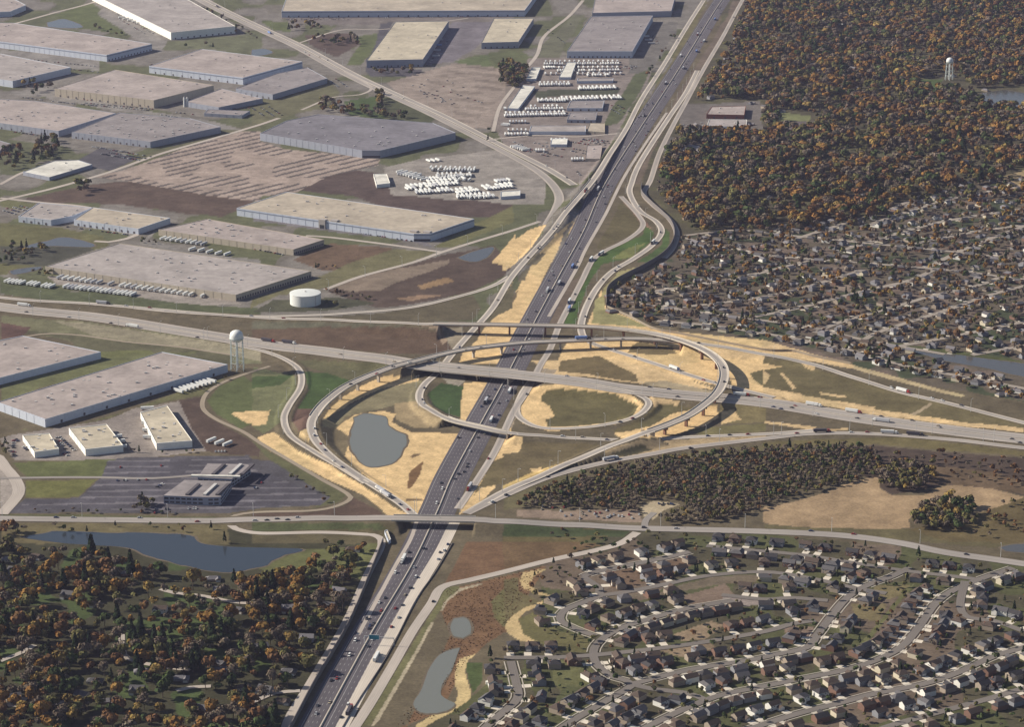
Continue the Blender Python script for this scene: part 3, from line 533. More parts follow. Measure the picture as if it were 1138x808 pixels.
# mulch is patchy where grass starts to show, and striped along the slope where it was blown on
mm = C[:,0] > .38
strk = np.sin((GX*.85+GY*.53)/2.6+4*vnoise(GX/40,GY/40))*.5+np.sin((GX*.2+GY)/4.1+5*vnoise(GX/55+8,GY/50))*.5
C[mm] *= (0.84+.20*n25+.12*n8+.07*strk)[mm,None]
C[~mm] *= (0.74+.34*n25+.20*n8)[~mm,None]
pale = mm & (n60 > .72); C[pale] = C[pale]*.85+np.array((.10,.10,.05))*.4
nx, ny = len(gx), len(gy); ii = np.arange(nx*ny).reshape(ny, nx)
Fq = np.stack([ii[1:,:-1].ravel(), ii[1:,1:].ravel(), ii[:-1,1:].ravel(), ii[:-1,:-1].ravel()], 1)
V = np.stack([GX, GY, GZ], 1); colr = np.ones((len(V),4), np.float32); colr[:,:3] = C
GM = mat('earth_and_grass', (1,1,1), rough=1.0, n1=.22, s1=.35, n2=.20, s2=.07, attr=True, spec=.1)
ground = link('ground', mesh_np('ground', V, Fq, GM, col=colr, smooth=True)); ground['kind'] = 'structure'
for k in ROADS: ribbon(k)
# travelled lanes, tyre-darkened between the pale shoulders
LANE = road_mat('tyre_worn_lane', (.315,.285,.26), streak=.08)
def lane(k, off, wd):
    R = ROADS[k]; S = R['P']; n = len(S); V = np.zeros((2*n,3)); V[0::2,:2] = S[:,:2]+R['N']*(off+wd/2); V[1::2,:2] = S[:,:2]+R['N']*(off-wd/2); V[0::2,2] = V[1::2,2] = S[:,2]+R['zo']+.015
    i = np.arange(n-1); uv = np.zeros((2*n,2)); uv[1::2,0] = wd; uv[0::2,1] = R['cum']; uv[1::2,1] = R['cum']
    o = link('lane', mesh_np('lane', V, np.stack([2*i,2*i+1,2*i+3,2*i+2],1), LANE, uv=uv)); o['kind'] = 'structure'
for k in ('F1','F2','loopR','loopL','rampB','rampS','r14','r16','frontE','rampN','rampW'): lane(k, 0, ROADS[k]['w']-4.6)
lane('xh', 8.6, 10.5); lane('xh', -8.6, 10.5); lane('artA', 0, 9.5); lane('artB', 0, 9.5); lane('over', 3.6, 5.2); lane('over', -3.6, 5.2)
# pale concrete deck where the freeway itself passes over the curving arterial
# ------------------------------------------------------------------ water
wm = bpy.data.materials.new('pond_water'); wm.use_nodes = True; b = wm.node_tree.nodes['Principled BSDF']
b.inputs['Base Color'].default_value = (.085,.085,.083,1); b.inputs['Roughness'].default_value = .16; b.inputs['Specular IOR Level'].default_value = .5
t = wm.node_tree.nodes.new('ShaderNodeTexNoise'); t.inputs['Scale'].default_value = .25; g = wm.node_tree.nodes.new('ShaderNodeNewGeometry')
wm.node_tree.links.new(g.outputs['Position'], t.inputs['Vector']); bp = wm.node_tree.nodes.new('ShaderNodeBump'); bp.inputs['Strength'].default_value = .12; bp.inputs['Distance'].default_value = .3
wm.node_tree.links.new(t.outputs[0], bp.inputs['Height']); wm.node_tree.links.new(bp.outputs[0], b.inputs['Normal'])
WMAT = {}
def wvar(c):
    m = wm.copy(); m.node_tree.nodes['Principled BSDF'].inputs['Base Color'].default_value = tuple(c)+(1,); return m
WG, WD = wvar((.17,.175,.15)), wvar((.035,.045,.055))
def water(k, P, z=.18, wm=wm):
    W = [U(p[0],p[1],z) for p in Z(k, P)]; S, _ = catmull(W+[W[0]], 6.0); S = S[:-1]
    c = S[:,:2].mean(0); d = S[:,:2]-c; r = 1+(vnoise(S[:,0]/12, S[:,1]/12)-.5)*.10
    S[:,:2] = c+d*r[:,None]
    dn = np.linalg.norm(S[:,:2]-c,axis=1)[:,None]; S3 = S[:,:2]+(S[:,:2]-c)/dn*(1.6+2.2*vnoise(S[:,0]/9,S[:,1]/9))[:,None]
    q_ = link('pond_bank', mesh_np('pond_bank', np.column_stack([S3, np.full(len(S), z-.07)]), [list(range(len(S)))], mat('bank_mud',(.125,.098,.066),n1=.25,s1=.3))); q_['kind'] = 'structure'
    o = link('pond', mesh_np('pond', np.column_stack([S[:,:2], np.full(len(S), z)]), [list(range(len(S)))], wm)); o['kind'] = 'structure'
water(10,[(445,255),(490,238),(545,237),(582,252),(602,292),(668,330),(675,352),(642,420),(610,458),(520,464),(470,440),(436,392),(430,335),(442,290)], wm=WG)
water(0,[(24,597),(60,591),(120,592),(170,593),(212,595),(222,604),(260,608),(300,609),(332,611),(312,622),(286,632),(245,636),(206,629),(165,618),(143,609),(100,606),(60,603)], wm=WD)
water(14,[(880,332),(920,326),(950,345),(955,400),(920,418),(880,410),(865,372)], wm=WG); water(14,[(905,465),(870,560),(830,620),(825,665),(860,690),(885,700),(850,738),(760,748),(702,708),(740,640),(768,560),(815,495),(870,468)], wm=WG)
water(6,[(900,337),(965,312),(1050,292),(1032,332),(980,355),(930,350)]); water(5,[(205,265),(260,250),(330,256),(410,280),(400,293),(300,290),(220,288),(100,296),(140,280)])
water(0,[(1005,388),(1060,394),(1138,404),(1240,420),(1240,440),(1138,419),(1100,410),(1050,401)]); water(4,[(930,412),(1000,396),(1060,392),(1138,404),(1260,410),(1260,470),(1138,468),(1020,462),(950,440)])
water(1,[(205,98),(265,82),(300,86),(350,106),(345,120),(220,116)]); water(16,[(1030,22),(1080,10),(1160,8),(1260,20),(1200,44),(1060,38)]); water(2,[(0,215),(60,212),(90,228),(40,240),(0,238)],.2); water(5,[(45,395),(100,385),(180,378),(150,395),(60,412)])
# ------------------------------------------------------------------ bridges, barriers, walls
BC = mat('bridge_concrete', (.40,.365,.32), n1=.10, s1=.2, n2=.08, s2=.04); RUST = mat('weathering_steel', (.20,.11,.075), n1=.12, s1=.3); DW = mat('dark_noise_wall', (.16,.145,.14), n1=.12, s1=.4); PRAP = mat('parapet_concrete', (.50,.46,.40), n1=.07, s1=.3)
BRIDGE = {'F1':('long curved flyover ramp, the upper one, sweeping right around the interchange on rust brown piers','curved flyover ramps'),
 'F2':('lower curved flyover ramp passing under the higher one and bending down past the central pond','curved flyover ramps'),
 'xh':('wide straight bridge carrying the cross highway over the freeway',None),'loopL':('narrow loop ramp bridge over the freeway right of the green triangle',None),
 'over':('flat road overpass crossing the freeway below the interchange',None),'rampN':('slender ramp bridge beside the upper freeway next to the truck lots',None)}
def clear(x, y):
    X = np.array([x]); Y = np.array([y])
    for k, hw in (('fw',20.5),('r16',6),('r14',6.5),('xh',19),('loopL',7),('loopR',6),('svc',4),('F2',6.5),('frR',6),('aux',9)):
        d, z, b = seg_field(X, Y, k, 40)
        if d[0] < hw: yield k
for key, (lab, grp) in BRIDGE.items():
    R = ROADS[key]; S, Nn, B = R['P'], R['N'], R['B']; runs = []; k = 0
    while k < len(S):
        if B[k]:
            e = k
            while e+1 < len(S) and B[e]: e += 1
            runs.append((max(0,k-1), e)); k = e
        k += 1
    for (a, e) in runs:
        s, nn = S[a:e+1], Nn[a:e+1]; hw = R['w']/2
        c = s[len(s)//2]; root = empty('flyover_bridge' if grp else 'road_bridge', (c[0],c[1],0), 0, lab, 'bridge', grp)
        sl_ = s.copy(); sl_[:,0] -= c[0]; sl_[:,1] -= c[1]
        m = MB(); strip(sl_, nn, 0, R['w']+1.2, -.45, .08, m); m.obj('deck', BC, root)
        m = MB()
        for off in ([-hw*.55,hw*.55] if hw < 8 else [-hw*.8,-hw*.4,0,hw*.4,hw*.8]): strip(sl_, nn, off, .9, -2.1, -.45, m)
        m.obj('girder', RUST if grp else BC, root)
        for sg in (-1, 1):
            m = MB(); strip(sl_, nn, sg*(hw+.55), .5, -.5, 1.15, m); m.obj('parapet', PRAP, root)
        dist = 0; 
        for q in range(1, len(s)):
            dist += np.linalg.norm(s[q,:2]-s[q-1,:2])
            if dist < 38 or q > len(s)-4: continue
            x, y, z = s[q]; bad = [kk for kk in clear(x, y) if kk != key and not (kk == 'F2' and z < 13.2)]
            if bad and dist < 75: continue
            if [b for b in bad if b != 'fw']: continue
            dist = 0; ang = math.atan2(nn[q,1], nn[q,0]); m = MB()
            if bad: 
                g = seg_field(np.array([x]), np.array([y]), 'fw', 30)[0][0]
            top = z-2.1
            m.box((0,0,top-.9), (R['w']*.82,1.8,1.8), 0, taper=1.0)
            if hw > 8:
                for o_ in (-.35,-.12,.12,.35): m.tube((o_*R['w'],0,-.3),(o_*R['w'],0,top-1.8),.75,.75,10)
            else: m.prism([(-1.7,-1.1),(1.7,-1.1),(1.9,0),(1.7,1.1),(-1.7,1.1),(-1.9,0)], -.3, top-1.8)
            m.obj('pier', RUST if (grp and key == 'F1') else BC, root, (x-c[0], y-c[1], 0), ang)
        for q, sg in ((0,1),(len(s)-1,-1)):
            m = MB(); m.box((0,0,s[q,2]/2-.6), (R['w']+1.4, 1.6, s[q,2]-.1)); ang = math.atan2(nn[q,1], nn[q,0]); m.obj('abutment', BC, root, (s[q,0]-c[0], s[q,1]-c[1], 0), ang)
def wall(name, lab, cat, pts, h, wd, mt, z=0, posts=False, group=None):
    W = [U(p[0],p[1],z) for p in pts]; S, _ = catmull(W, 6); T = np.gradient(S[:,:2],axis=0); T /= np.linalg.norm(T,axis=1)[:,None]; Nn = np.stack([-T[:,1],T[:,0]],1)
    m = MB(); strip(S, Nn, 0, wd, -.5, h, m); o = m.obj(name, mt); return tag(o, lab, cat, group)
wall('noise_wall','tall dark noise wall curving between the outer frontage road and the old neighbourhood','noise wall',Z(7,[(602,20),(600,60),(640,105),(690,150),(728,190),(744,240),(730,290),(690,335),(610,385),(540,420),(480,455),(450,490),(447,555)]),6.5,.6,DW,z=.5)
wall('noise_wall','long low noise wall behind the house row, beside the outer right ramp','noise wall',Z(7,[(447,555),(550,600),(650,650),(760,672),(900,700),(1138,745)])+[(880,391),(905,397),(945,405)],3.0,.5,mat('tan_noise_wall',(.27,.23,.18)),z=0)
wall('noise_wall','straight dark retaining wall between the left frontage road and the lower freeway','retaining wall',[(426,603),(411,641),(387,697),(350,761),(325,808),(290,870)],5.5,.6,DW)
wall('barrier','concrete barrier between the ramp road and the right frontage road','barrier',[(503,604),(484,636),(462,668),(430,730),(396,783),(366,835)],1.1,.6,DW)
R = ROADS['fw']; m = MB(); strip(R['P'], R['N'], 0, .6, 0, 1.1, m); tag(m.obj('median_barrier', PRAP), 'long concrete barrier down the middle of the freeway', 'barrier')
R = ROADS['xh']; m = MB(); strip(R['P'], R['N'], 0, .5, 0.1, 1.1, m); tag(m.obj('median_barrier', PRAP), 'long concrete barrier down the middle of the cross highway', 'barrier')
# ------------------------------------------------------------------ warehouses and other large buildings
def rmat(n, c): return mat('roof_'+n, c, n1=.16, s1=.10, n2=.22, s2=.018)
def wmat(n, c): return mat('wall_'+n, c, n1=.06, s1=.3)
TANR, GRYR, PNKR, CRMR, SLTR, DRKR, WHTR = rmat('tan',(.40,.345,.275)), rmat('grey',(.335,.30,.285)), rmat('pinkish',(.345,.295,.275)), rmat('cream',(.46,.405,.31)), rmat('slate',(.175,.165,.185)), rmat('dark',(.24,.215,.215)), rmat('white',(.62,.60,.54))
WW, TW, GW, BW, WWW = wmat('white',(.50,.54,.62)), wmat('tan',(.42,.37,.30)), wmat('grey',(.30,.32,.38)), wmat('brick',(.24,.09,.06)), wmat('bright',(.80,.79,.74))
DOORM, UNITM, GLASSM, STRIPE = mat('dock_door_dark',(.10,.09,.10)), mat('rooftop_unit_metal',(.52,.50,.48)), mat('window_dark',(.05,.055,.065),rough=.2,spec=.5), mat('wall_stripe',(.22,.25,.33))
OBST = []                                # footprints for keeping trees away
def building(lab, cat, name, k, P, h, rm, wl, units=8, docks=0, dockside=0, stripe=False, sides=None, wings=None):
    P = Z(k, P); W = [U(p[0],p[1],h)[:2] for p in P]; cx = sum(p[0] for p in W)/len(W); cy = sum(p[1] for p in W)/len(W)
    ar = sum(W[i][0]*W[(i+1)%len(W)][1]-W[(i+1)%len(W)][0]*W[i][1] for i in range(len(W)))
    L = [(p[0]-cx, p[1]-cy) for p in W]
    if ar < 0: L = L[::-1]
    root = empty(name, (cx,cy,0), 0, lab, cat); OBST.append(([(cx+p[0],cy+p[1]) for p in L]))
    m = MB(); m.prism(L, -.3, h, top=False, bottom=False); n = len(L)
    inn = [(p[0]*(1-.9/max(20,math.hypot(*p))), p[1]*(1-.9/max(20,math.hypot(*p)))) for p in L]      # parapet
    for i in range(n):
        j = (i+1)%n; m.poly([(*L[i],h),(*L[j],h),(*inn[j],h),(*inn[i],h)]); m.poly([(*inn[i],h-.7),(*inn[i],h),(*inn[j],h),(*inn[j],h-.7)])
    cnt = 0
    for i in range(n):
        a, b_ = Vector(L[i]), Vector(L[(i+1)%n]); ln = (b_-a).length; d = (b_-a)/ln; nn = Vector((d.y,-d.x)); ang = math.atan2(d.y,d.x)
        for q in range(1, int(ln/14)):
            p = a+d*(q*14)+nn*.12; m.box((p.x,p.y,h*.5),(.5,.3,h-.2),ang); cnt += 1
    m.obj('wall', wl, root)
    if stripe:
        m = MB()
        for i in range(n):
            a, b_ = Vector(L[i]), Vector(L[(i+1)%n]); ln = (b_-a).length; d = (b_-a)/ln; nn = Vector((d.y,-d.x)); ang = math.atan2(d.y,d.x); p = (a+b_)/2+nn*.16
            m.box((p.x,p.y,h*.80),(ln-.2,.3,h*.12),ang)
        m.obj('wall_band', STRIPE, root)
    mr = MB(); mr.poly([(*p, h-.65) for p in inn]); rf = mr.obj('roof', rm, root)
    rs = random.Random(int(P[0][0]*7+P[0][1]))
    mu = [MB() for _ in range(3)]; mu[0].box((0,0,.9),(3.2,2.4,1.8),.1); mu[1].box((0,0,.6),(5.0,2.2,1.2),.1); mu[1].box((1,0,1.4),(1.5,1.5,.5),.1); mu[2].box((0,0,.35),(2.4,2.4,.7),.0); 
    mus = [q.mesh('rooftop_unit', UNITM) for q in mu]
    poly = np.array(L); x0,y0 = poly.min(0); x1,y1 = poly.max(0); c = 0; t = 0
    units = int(units*1.8)
    while c < units and t < 900:
        t += 1; x = rs.uniform(x0,x1); y = rs.uniform(y0,y1)
        if inpoly(np.array([x/.92]), np.array([y/.92]), poly)[0]:
            link('rooftop_unit', mus[rs.choice((0,0,1,2,2))], rf, (x,y,h-.65), rs.choice((0,math.pi/2))); c += 1
    if docks:
        fac = sorted(range(n), key=lambda i: (L[i][1]+L[(i+1)%n][1]))       # facade nearest the camera first
        i = fac[dockside]; a, b_ = Vector(L[i]), Vector(L[(i+1)%n]); ln = (b_-a).length; d = (b_-a)/ln; nn = Vector((d.y,-d.x)); ang = math.atan2(d.y,d.x)
        m = MB(); m.box((0,0,2.2),(2.9,.5,3.2)); dm = m.mesh('dock_door', DOORM)
        for q in range(docks):
            p = a+d*(ln*(q+.7)/(docks+.4))+nn*.05; link('dock_door', dm, root, (p.x,p.y,0), ang)
        return root, (cx,cy), a, d, nn, ln, ang
    return root, (cx,cy), None, None, None, None, None
BL = [
 ('big warehouse with a brilliant white side wall at the top left edge','warehouse',1,[(745,140),(1025,112),(800,-15),(400,-30)],16,GRYR,WWW,8,10,0,0),
 ('wide warehouse with pale blue front below the small dark pond at the upper left','warehouse',1,[(-110,165),(465,238),(662,190),(480,160),(60,98),(-110,96)],14,PNKR,WW,12,14,0,1),
 ('warehouse cut by the top left corner of the picture','warehouse',1,[(-100,55),(45,48),(112,20),(60,-8),(-100,-10)],12,PNKR,WW,4,0,0,0),
 ('warehouse at the left edge with a white end wall, third one down','warehouse',1,[(-100,330),(55,352),(308,292),(0,232),(-100,226)],13,GRYR,WW,6,0,0,0),
 ('warehouse with a plain buff wall, just left of the little white silos','warehouse',1,[(238,385),(670,436),(932,370),(500,302)],15,PNKR,TW,10,12,0,0),
 ('warehouse with a pale stripe along its front, above and right of the silos','warehouse',0,[(165.6,73),(270,86),(336,68),(224,54)],14,PNKR,WW,8,10,0,1),
 ('large flat warehouse at the left edge, directly left of the purple grey roof','warehouse',1,[(-110,520),(255,570),(505,492),(150,438),(-110,425)],11,PNKR,GW,14,8,0,0),
 ('purple grey roofed warehouse dotted with many vents above the empty gravel lot','warehouse',1,[(312,575),(655,617),(962,552),(830,515),(520,490)],11,DRKR,GW,34,12,0,0),
 ('low building right of the silos with a stepped rear','warehouse',0,[(206,113),(243,119),(292,109),(246,98)],9,PNKR,GW,5,0,0,0),
 ('small dark flat building below the silos','building',1,[(890,492),(1055,502),(1090,482),(905,475)],6,DRKR,GW,2,0,0,0),
 ('dark grey roofed building left of the green lawn and the arterial road','warehouse',2,[(-70,385),(90,411),(328,340),(240,292),(110,318)],10,DRKR,GW,6,6,0,0),
 ('tan roofed warehouse standing alone right of the arterial road, top centre','warehouse',2,[(500,262),(745,257),(858,90),(625,94)],15,CRMR,GW,8,8,0,0),
 ('square tan roofed warehouse between the lone tan warehouse and the truck yard road','warehouse',0,[(535,47),(576,46),(593,20),(549,20)],13,CRMR,GW,4,6,0,0),
 ('very long warehouse running along the top edge of the picture','warehouse',0,[(313,12),(583,11),(600,-12),(322,-14)],14,TANR,WW,14,24,0,1),
 ('grey roofed warehouse directly above the packed truck yard','warehouse',3,[(275,222),(560,222),(650,65),(380,70)],14,DRKR,WW,12,14,0,0),
 ('warehouse at the top edge behind the truck yard warehouse','warehouse',3,[(385,55),(730,46),(748,-20),(400,-20)],13,PNKR,GW,6,0,0,0),
 ('broad slate roofed warehouse below the arterial road beside the gravel lot','warehouse',2,[(35,580),(480,655),(560,655),(888,577),(790,535),(290,497),(150,525)],13,SLTR,GW,16,12,0,0),
 ('small building with a bright cream white roof in the dark trees at the left','building',1,[(100,748),(215,772),(402,716),(340,696),(235,700)],6,WHTR,GW,2,0,0,0),
 ('left one of the paired white-fronted warehouses above the reedy pond','warehouse',5,[(80,158),(222,174),(320,155),(402,120),(170,98)],9,GRYR,WW,6,4,0,0),
 ('right half of the paired white fronted warehouses, with dark entrance blocks','warehouse',5,[(322,172),(603,212),(742,165),(404,118)],9,TANR,WW,6,10,0,0),
 ('warehouse with trailers backed up to its front, left of the brown field','warehouse',0,[(176,255),(326,277),(360,266),(230,243)],9,PNKR,TW,16,16,0,0),
 ('huge warehouse with long row of docked trailers just above the cross highway','warehouse',0,[(50,296),(262,327.5),(346,301),(132,270)],9,GRYR,TW,26,30,0,0),
 ('long tan roofed warehouse with paired grey towers by its entrances','warehouse',0,[(263,231),(460,259.5),(478,259.5),(527,243),(318,213)],12,TANR,WW,12,18,0,1),
 ('very long warehouse with a blue shaded side left of the water tower','warehouse',0,[(-3,447),(50,466),(253,405),(180,391)],10,PNKR,WW,20,8,1,0),
 ('warehouse at the left edge under the cross highway','warehouse',0,[(-40,430),(112,391),(25,373),(-40,386)],9,PNKR,WW,10,0,0,0),
 ('smallest of the three cream roofed workshops','workshop',9,[(150,402),(257,387),(215,320),(98,328)],7,CRMR,WWW,5,8,2,0),
 ('middle one of the three cream roofed workshops','workshop',9,[(372,390),(537,372),(465,280),(300,297)],8,CRMR,WWW,7,10,2,0),
 ('largest of the three cream roofed workshops with white trucks at its side','workshop',9,[(682,364),(838,352),(728,198),(612,228)],8,CRMR,WWW,8,12,2,0),
 ('brick red fronted building beside the upper freeway at the forest edge','building',3,[(883,497),(1048,500),(1055,460),(905,464)],8,PNKR,BW,3,3,0,0),
 ('low white shed in front of the brick red building','shed',3,[(885,549),(1058,550),(1060,520),(895,518)],4.5,GRYR,WWW,2,0,0,0),
 ('small grey flat roofed building among trees below the brick red building','building',3,[(760,666),(850,672),(876,640),(800,627)],5,GRYR,GW,2,0,0,0),
 ('long silver shed at the lower left of the truck yard','shed',3,[(110,572),(357,572),(357,547),(118,547)],6,GRYR,WW,0,0,0,0),
 ('silver blue shed in the middle of the truck yard','shed',3,[(275,470),(430,470),(438,436),(290,438)],6,DRKR,WW,2,4,0,0),
 ('darker shed just below the silver blue shed in the truck yard','shed',3,[(275,520),(400,522),(407,487),(288,490)],6,DRKR,GW,2,4,0,0),
 ('white slanting shed at the left edge of the truck yard','shed',3,[(15,470),(62,472),(135,375),(82,370)],5,WHTR,WW,0,0,0,0),
 ('short white shed at the upper left of the truck yard','shed',3,[(98,342),(140,342),(160,292),(122,292)],5,WHTR,WW,0,0,0,0),
 ('white shed with a ridged roof inside the truck yard','shed',3,[(240,335),(292,335),(315,270),(275,270)],5,WHTR,WW,0,0,0,0),
 ('tan lean-to shed at the right end of the truck yard','shed',3,[(360,570),(440,575),(440,535),(375,535)],4,TANR,TW,0,0,0,0),
 ('white gabled shed beside the white trailer lot','shed',2,[(543,804),(602,797),(588,757),(530,757)],6,WHTR,WWW,0,0,0,0),
 ('long white shed at the right end of the white trailer lot','shed',6,[(1085,72),(1170,66),(1170,44),(1085,50)],5,WHTR,WW,0,0,0,0),
 ('blue grey flat building left of the dark forest road at far left','building',1,[(-60,650),(0,655),(45,625),(0,612),(-60,612)],6,DRKR,GW,1,0,0,0),
 ('long narrow grey canopy above the grass strip in the truck yard','shed',3,[(318,352),(475,350),(478,340),(322,341)],5,GRYR,WW,0,0,0,0),
 ('low pinkish building at the lower right of the truck yard','building',3,[(355,690),(420,692),(430,630),(362,632)],5,PNKR,TW,2,0,0,0),
 ('small white shed in the middle of the lower truck yard','shed',3,[(203,628),(275,628),(278,602),(208,603)],5,WHTR,WW,0,0,0,0),
 ('tiny pale building at the top of the lower frontage road','building',10,[(578,745),(596,790),(606,782),(590,740)],4,CRMR,WW,0,0,0,0)]
BI = [building(l, c, 'warehouse' if c == 'warehouse' else c, k, P, h, r, w_, u, d, s, st) for (l,c,k,P,h,r,w_,u,d,s,st) in BL]
# the office block: two offset wings on dark parking, ribbon windows, recessed light courts
def office():
    root = None
    for q, (P, h) in enumerate((([(713,592),(905,600),(962,598),(1010,530),(805,524)],9),([(862,512),(1010,520),(1092,466),(1080,456),(905,452)],9))):
        W = [U(p[0],p[1],h)[:2] for p in Z(9,P)]
        if root is None:
            cx, cy = sum(p[0] for p in W)/len(W), sum(p[1] for p in W)/len(W); root = empty('office_building', (cx,cy,0), 0, 'grey two winged office block standing in the large dark car park', 'office')
        L = [(p[0]-cx,p[1]-cy) for p in W]; OBST.append(W)
        if sum(L[i][0]*L[(i+1)%len(L)][1]-L[(i+1)%len(L)][0]*L[i][1] for i in range(len(L))) < 0: L = L[::-1]
        m = MB(); m.prism(L, -.2, h, top=False); m.obj('wall', GW, root)
        m = MB(); m.poly([(p[0]*1.0,p[1]*1.0,h+.02) for p in L]); rf = m.obj('roof', DRKR, root)
        m = MB()
        for i in range(len(L)):
            a, b_ = Vector(L[i]), Vector(L[(i+1)%len(L)]); ln = (b_-a).length; d = (b_-a)/ln; nn = Vector((d.y,-d.x)); ang = math.atan2(d.y,d.x)
            for s in range(int(ln/6)):
                for zz in (2.2, 6.2):
                    p = a+d*(s*6+3)+nn*.04; m.box((p.x,p.y,zz),(4.4,.2,2.0),ang)
        m.obj('window_bands', GLASSM, root)
        c = Vector((sum(p[0] for p in L)/len(L), sum(p[1] for p in L)/len(L)))
        for dx in (-9, 9, 22):
            m = MB(); m.box((c.x+dx,c.y,h+.9),(3.4,34,1.8),-.25); m.obj('skylight', DOORM if dx != 9 else UNITM, rf)
    m = MB(); m.box((10,42,9.6),(52,4,1.6),-.06); m.obj('link_canopy', WHTR, root)
office()
# small grey entrance towers on the tan warehouse front
for q, (x, y) in enumerate(Z(6,[(310,212),(362,215),(708,262),(765,265)])):
    X, Y, _ = U(x, y, 0); root = BI[22][0]; c = BI[22][1]; m = MB(); m.box((0,0,6.7),(11,8,13.6)); m.box((0,-4.1,3),(7,.3,5.5),0,1)
    m.obj('entrance_tower', [mat('tower_grey',(.38,.35,.33)), GLASSM], root, (X-c[0], Y-c[1]+4, 0), -.45)
# ------------------------------------------------------------------ tanks and towers
WT = mat('white_painted_steel', (.74,.75,.74), n1=.05, s1=.3, rough=.5); ST_ = mat('tower_pale_steel', (.50,.56,.55), n1=.05, s1=.5)
def water_tower(x, y, hgt, R, lab, nl=8, spread=1.0, lean=1.0):
    X, Y, _ = U(x, y, 0); root = empty('water_tower', (X,Y,0), 0, lab, 'water tower'); OBST.append([(X-R,Y-R),(X+R,Y-R),(X+R,Y+R),(X-R,Y+R)])
    zt = hgt-R*1.25; m = MB(); m.lathe([(.3,zt-R*.65),(R*.55,zt-R*.55),(R*.88,zt-R*.3),(R,zt),(R,zt+R*.45),(R*.86,zt+R*.85),(R*.55,zt+R*1.1),(R*.2,zt+R*1.22),(.05,zt+R*1.25)], 28); m.obj('tank', WT, root, smooth=True)
    m = MB(); m.lathe([(R*1.06,zt-.3),(R*1.06,zt+.6),(R,zt+.6)], 28); m.obj('walkway', ST_, root)
    for k in range(nl):
        t = 2*math.pi*(k+.5)/nl; c, s = math.cos(t), math.sin(t); m = MB(); m.tube((c*R*.98,s*R*.98,zt),(c*R*lean,s*R*lean,-.3),.38,.45,8); m.obj('leg', ST_, root)
    m = MB()
    for zz in (.25,.5,.75):
        for k in range(nl):
            t = 2*math.pi*(k+.5)/nl; u = 2*math.pi*(k+1.5)/nl; r = R*(lean+(.98-lean)*zz)
            m.tube((math.cos(t)*r,math.sin(t)*r,zt*zz),(math.cos(u)*r,math.sin(u)*r,zt*zz),.22,.22,6)
            m.tube((math.cos(t)*r,math.sin(t)*r,zt*zz),(math.cos(u)*r,math.sin(u)*r,zt*(zz-.25)),.12,.12,5)
    m.obj('bracing', ST_, root); m = MB(); m.tube((0,0,-.2),(0,0,zt-R*.6),.75,.75,12); m.obj('riser_pipe', WT, root)
water_tower(264, 411.5, 51, 8.2, 'white water tower on pale legs beside the cross highway, left of the interchange', 6, lean=1.08)
water_tower(1054.5, 88.5, 44, 6.6, 'small white water tower rising from the autumn forest at the upper right', 6, lean=1.25)
X, Y, _ = U(339.5, 337, 0); root = empty('storage_tank', (X,Y,0), 0, 'round white storage tank in the field above the cross highway', 'storage tank'); R_ = 20.5
OBST.append([(X-21,Y-21),(X+21,Y-21),(X+21,Y+21),(X-21,Y+21)])
m = MB(); m.lathe([(R_,-.3),(R_,14.6)], 64); m.obj('tank_shell', mat('tank_white',(.70,.71,.69),rough=.6,n1=.03), root, smooth=True)
m = MB(); m.lathe([(R_+.25,14.2),(R_+.25,14.7),(R_,14.75),(R_*.5,15.8),(.1,16.2)], 64); m.obj('tank_roof', mat('tank_roof_white',(.66,.68,.66),n1=.06), root, smooth=True)
m = MB(); m.lathe([(1.3,15.8),(1.3,17),(.1,17.3)], 14); m.obj('vent', UNITM, root)
m = MB(); m.box((R_*.72,-R_*.72,7.2),(.9,.5,14.6),-.78); m.obj('ladder', UNITM, root)
for q, (x, lab) in enumerate(((205.0,'left one of the two slim white silos'),(208.4,'right one of the two slim white silos'))):
    X, Y, _ = U(x, 118.5, 0); root = empty('silo', (X,Y,0), 0, lab, 'silo'); m = MB(); m.lathe([(1.9,-.3),(1.9,17)],16); m.obj('silo_shell', WT, root, smooth=True); m = MB(); m.lathe([(2.0,17),(.2,19)],16); m.obj('silo_cap', UNITM, root)
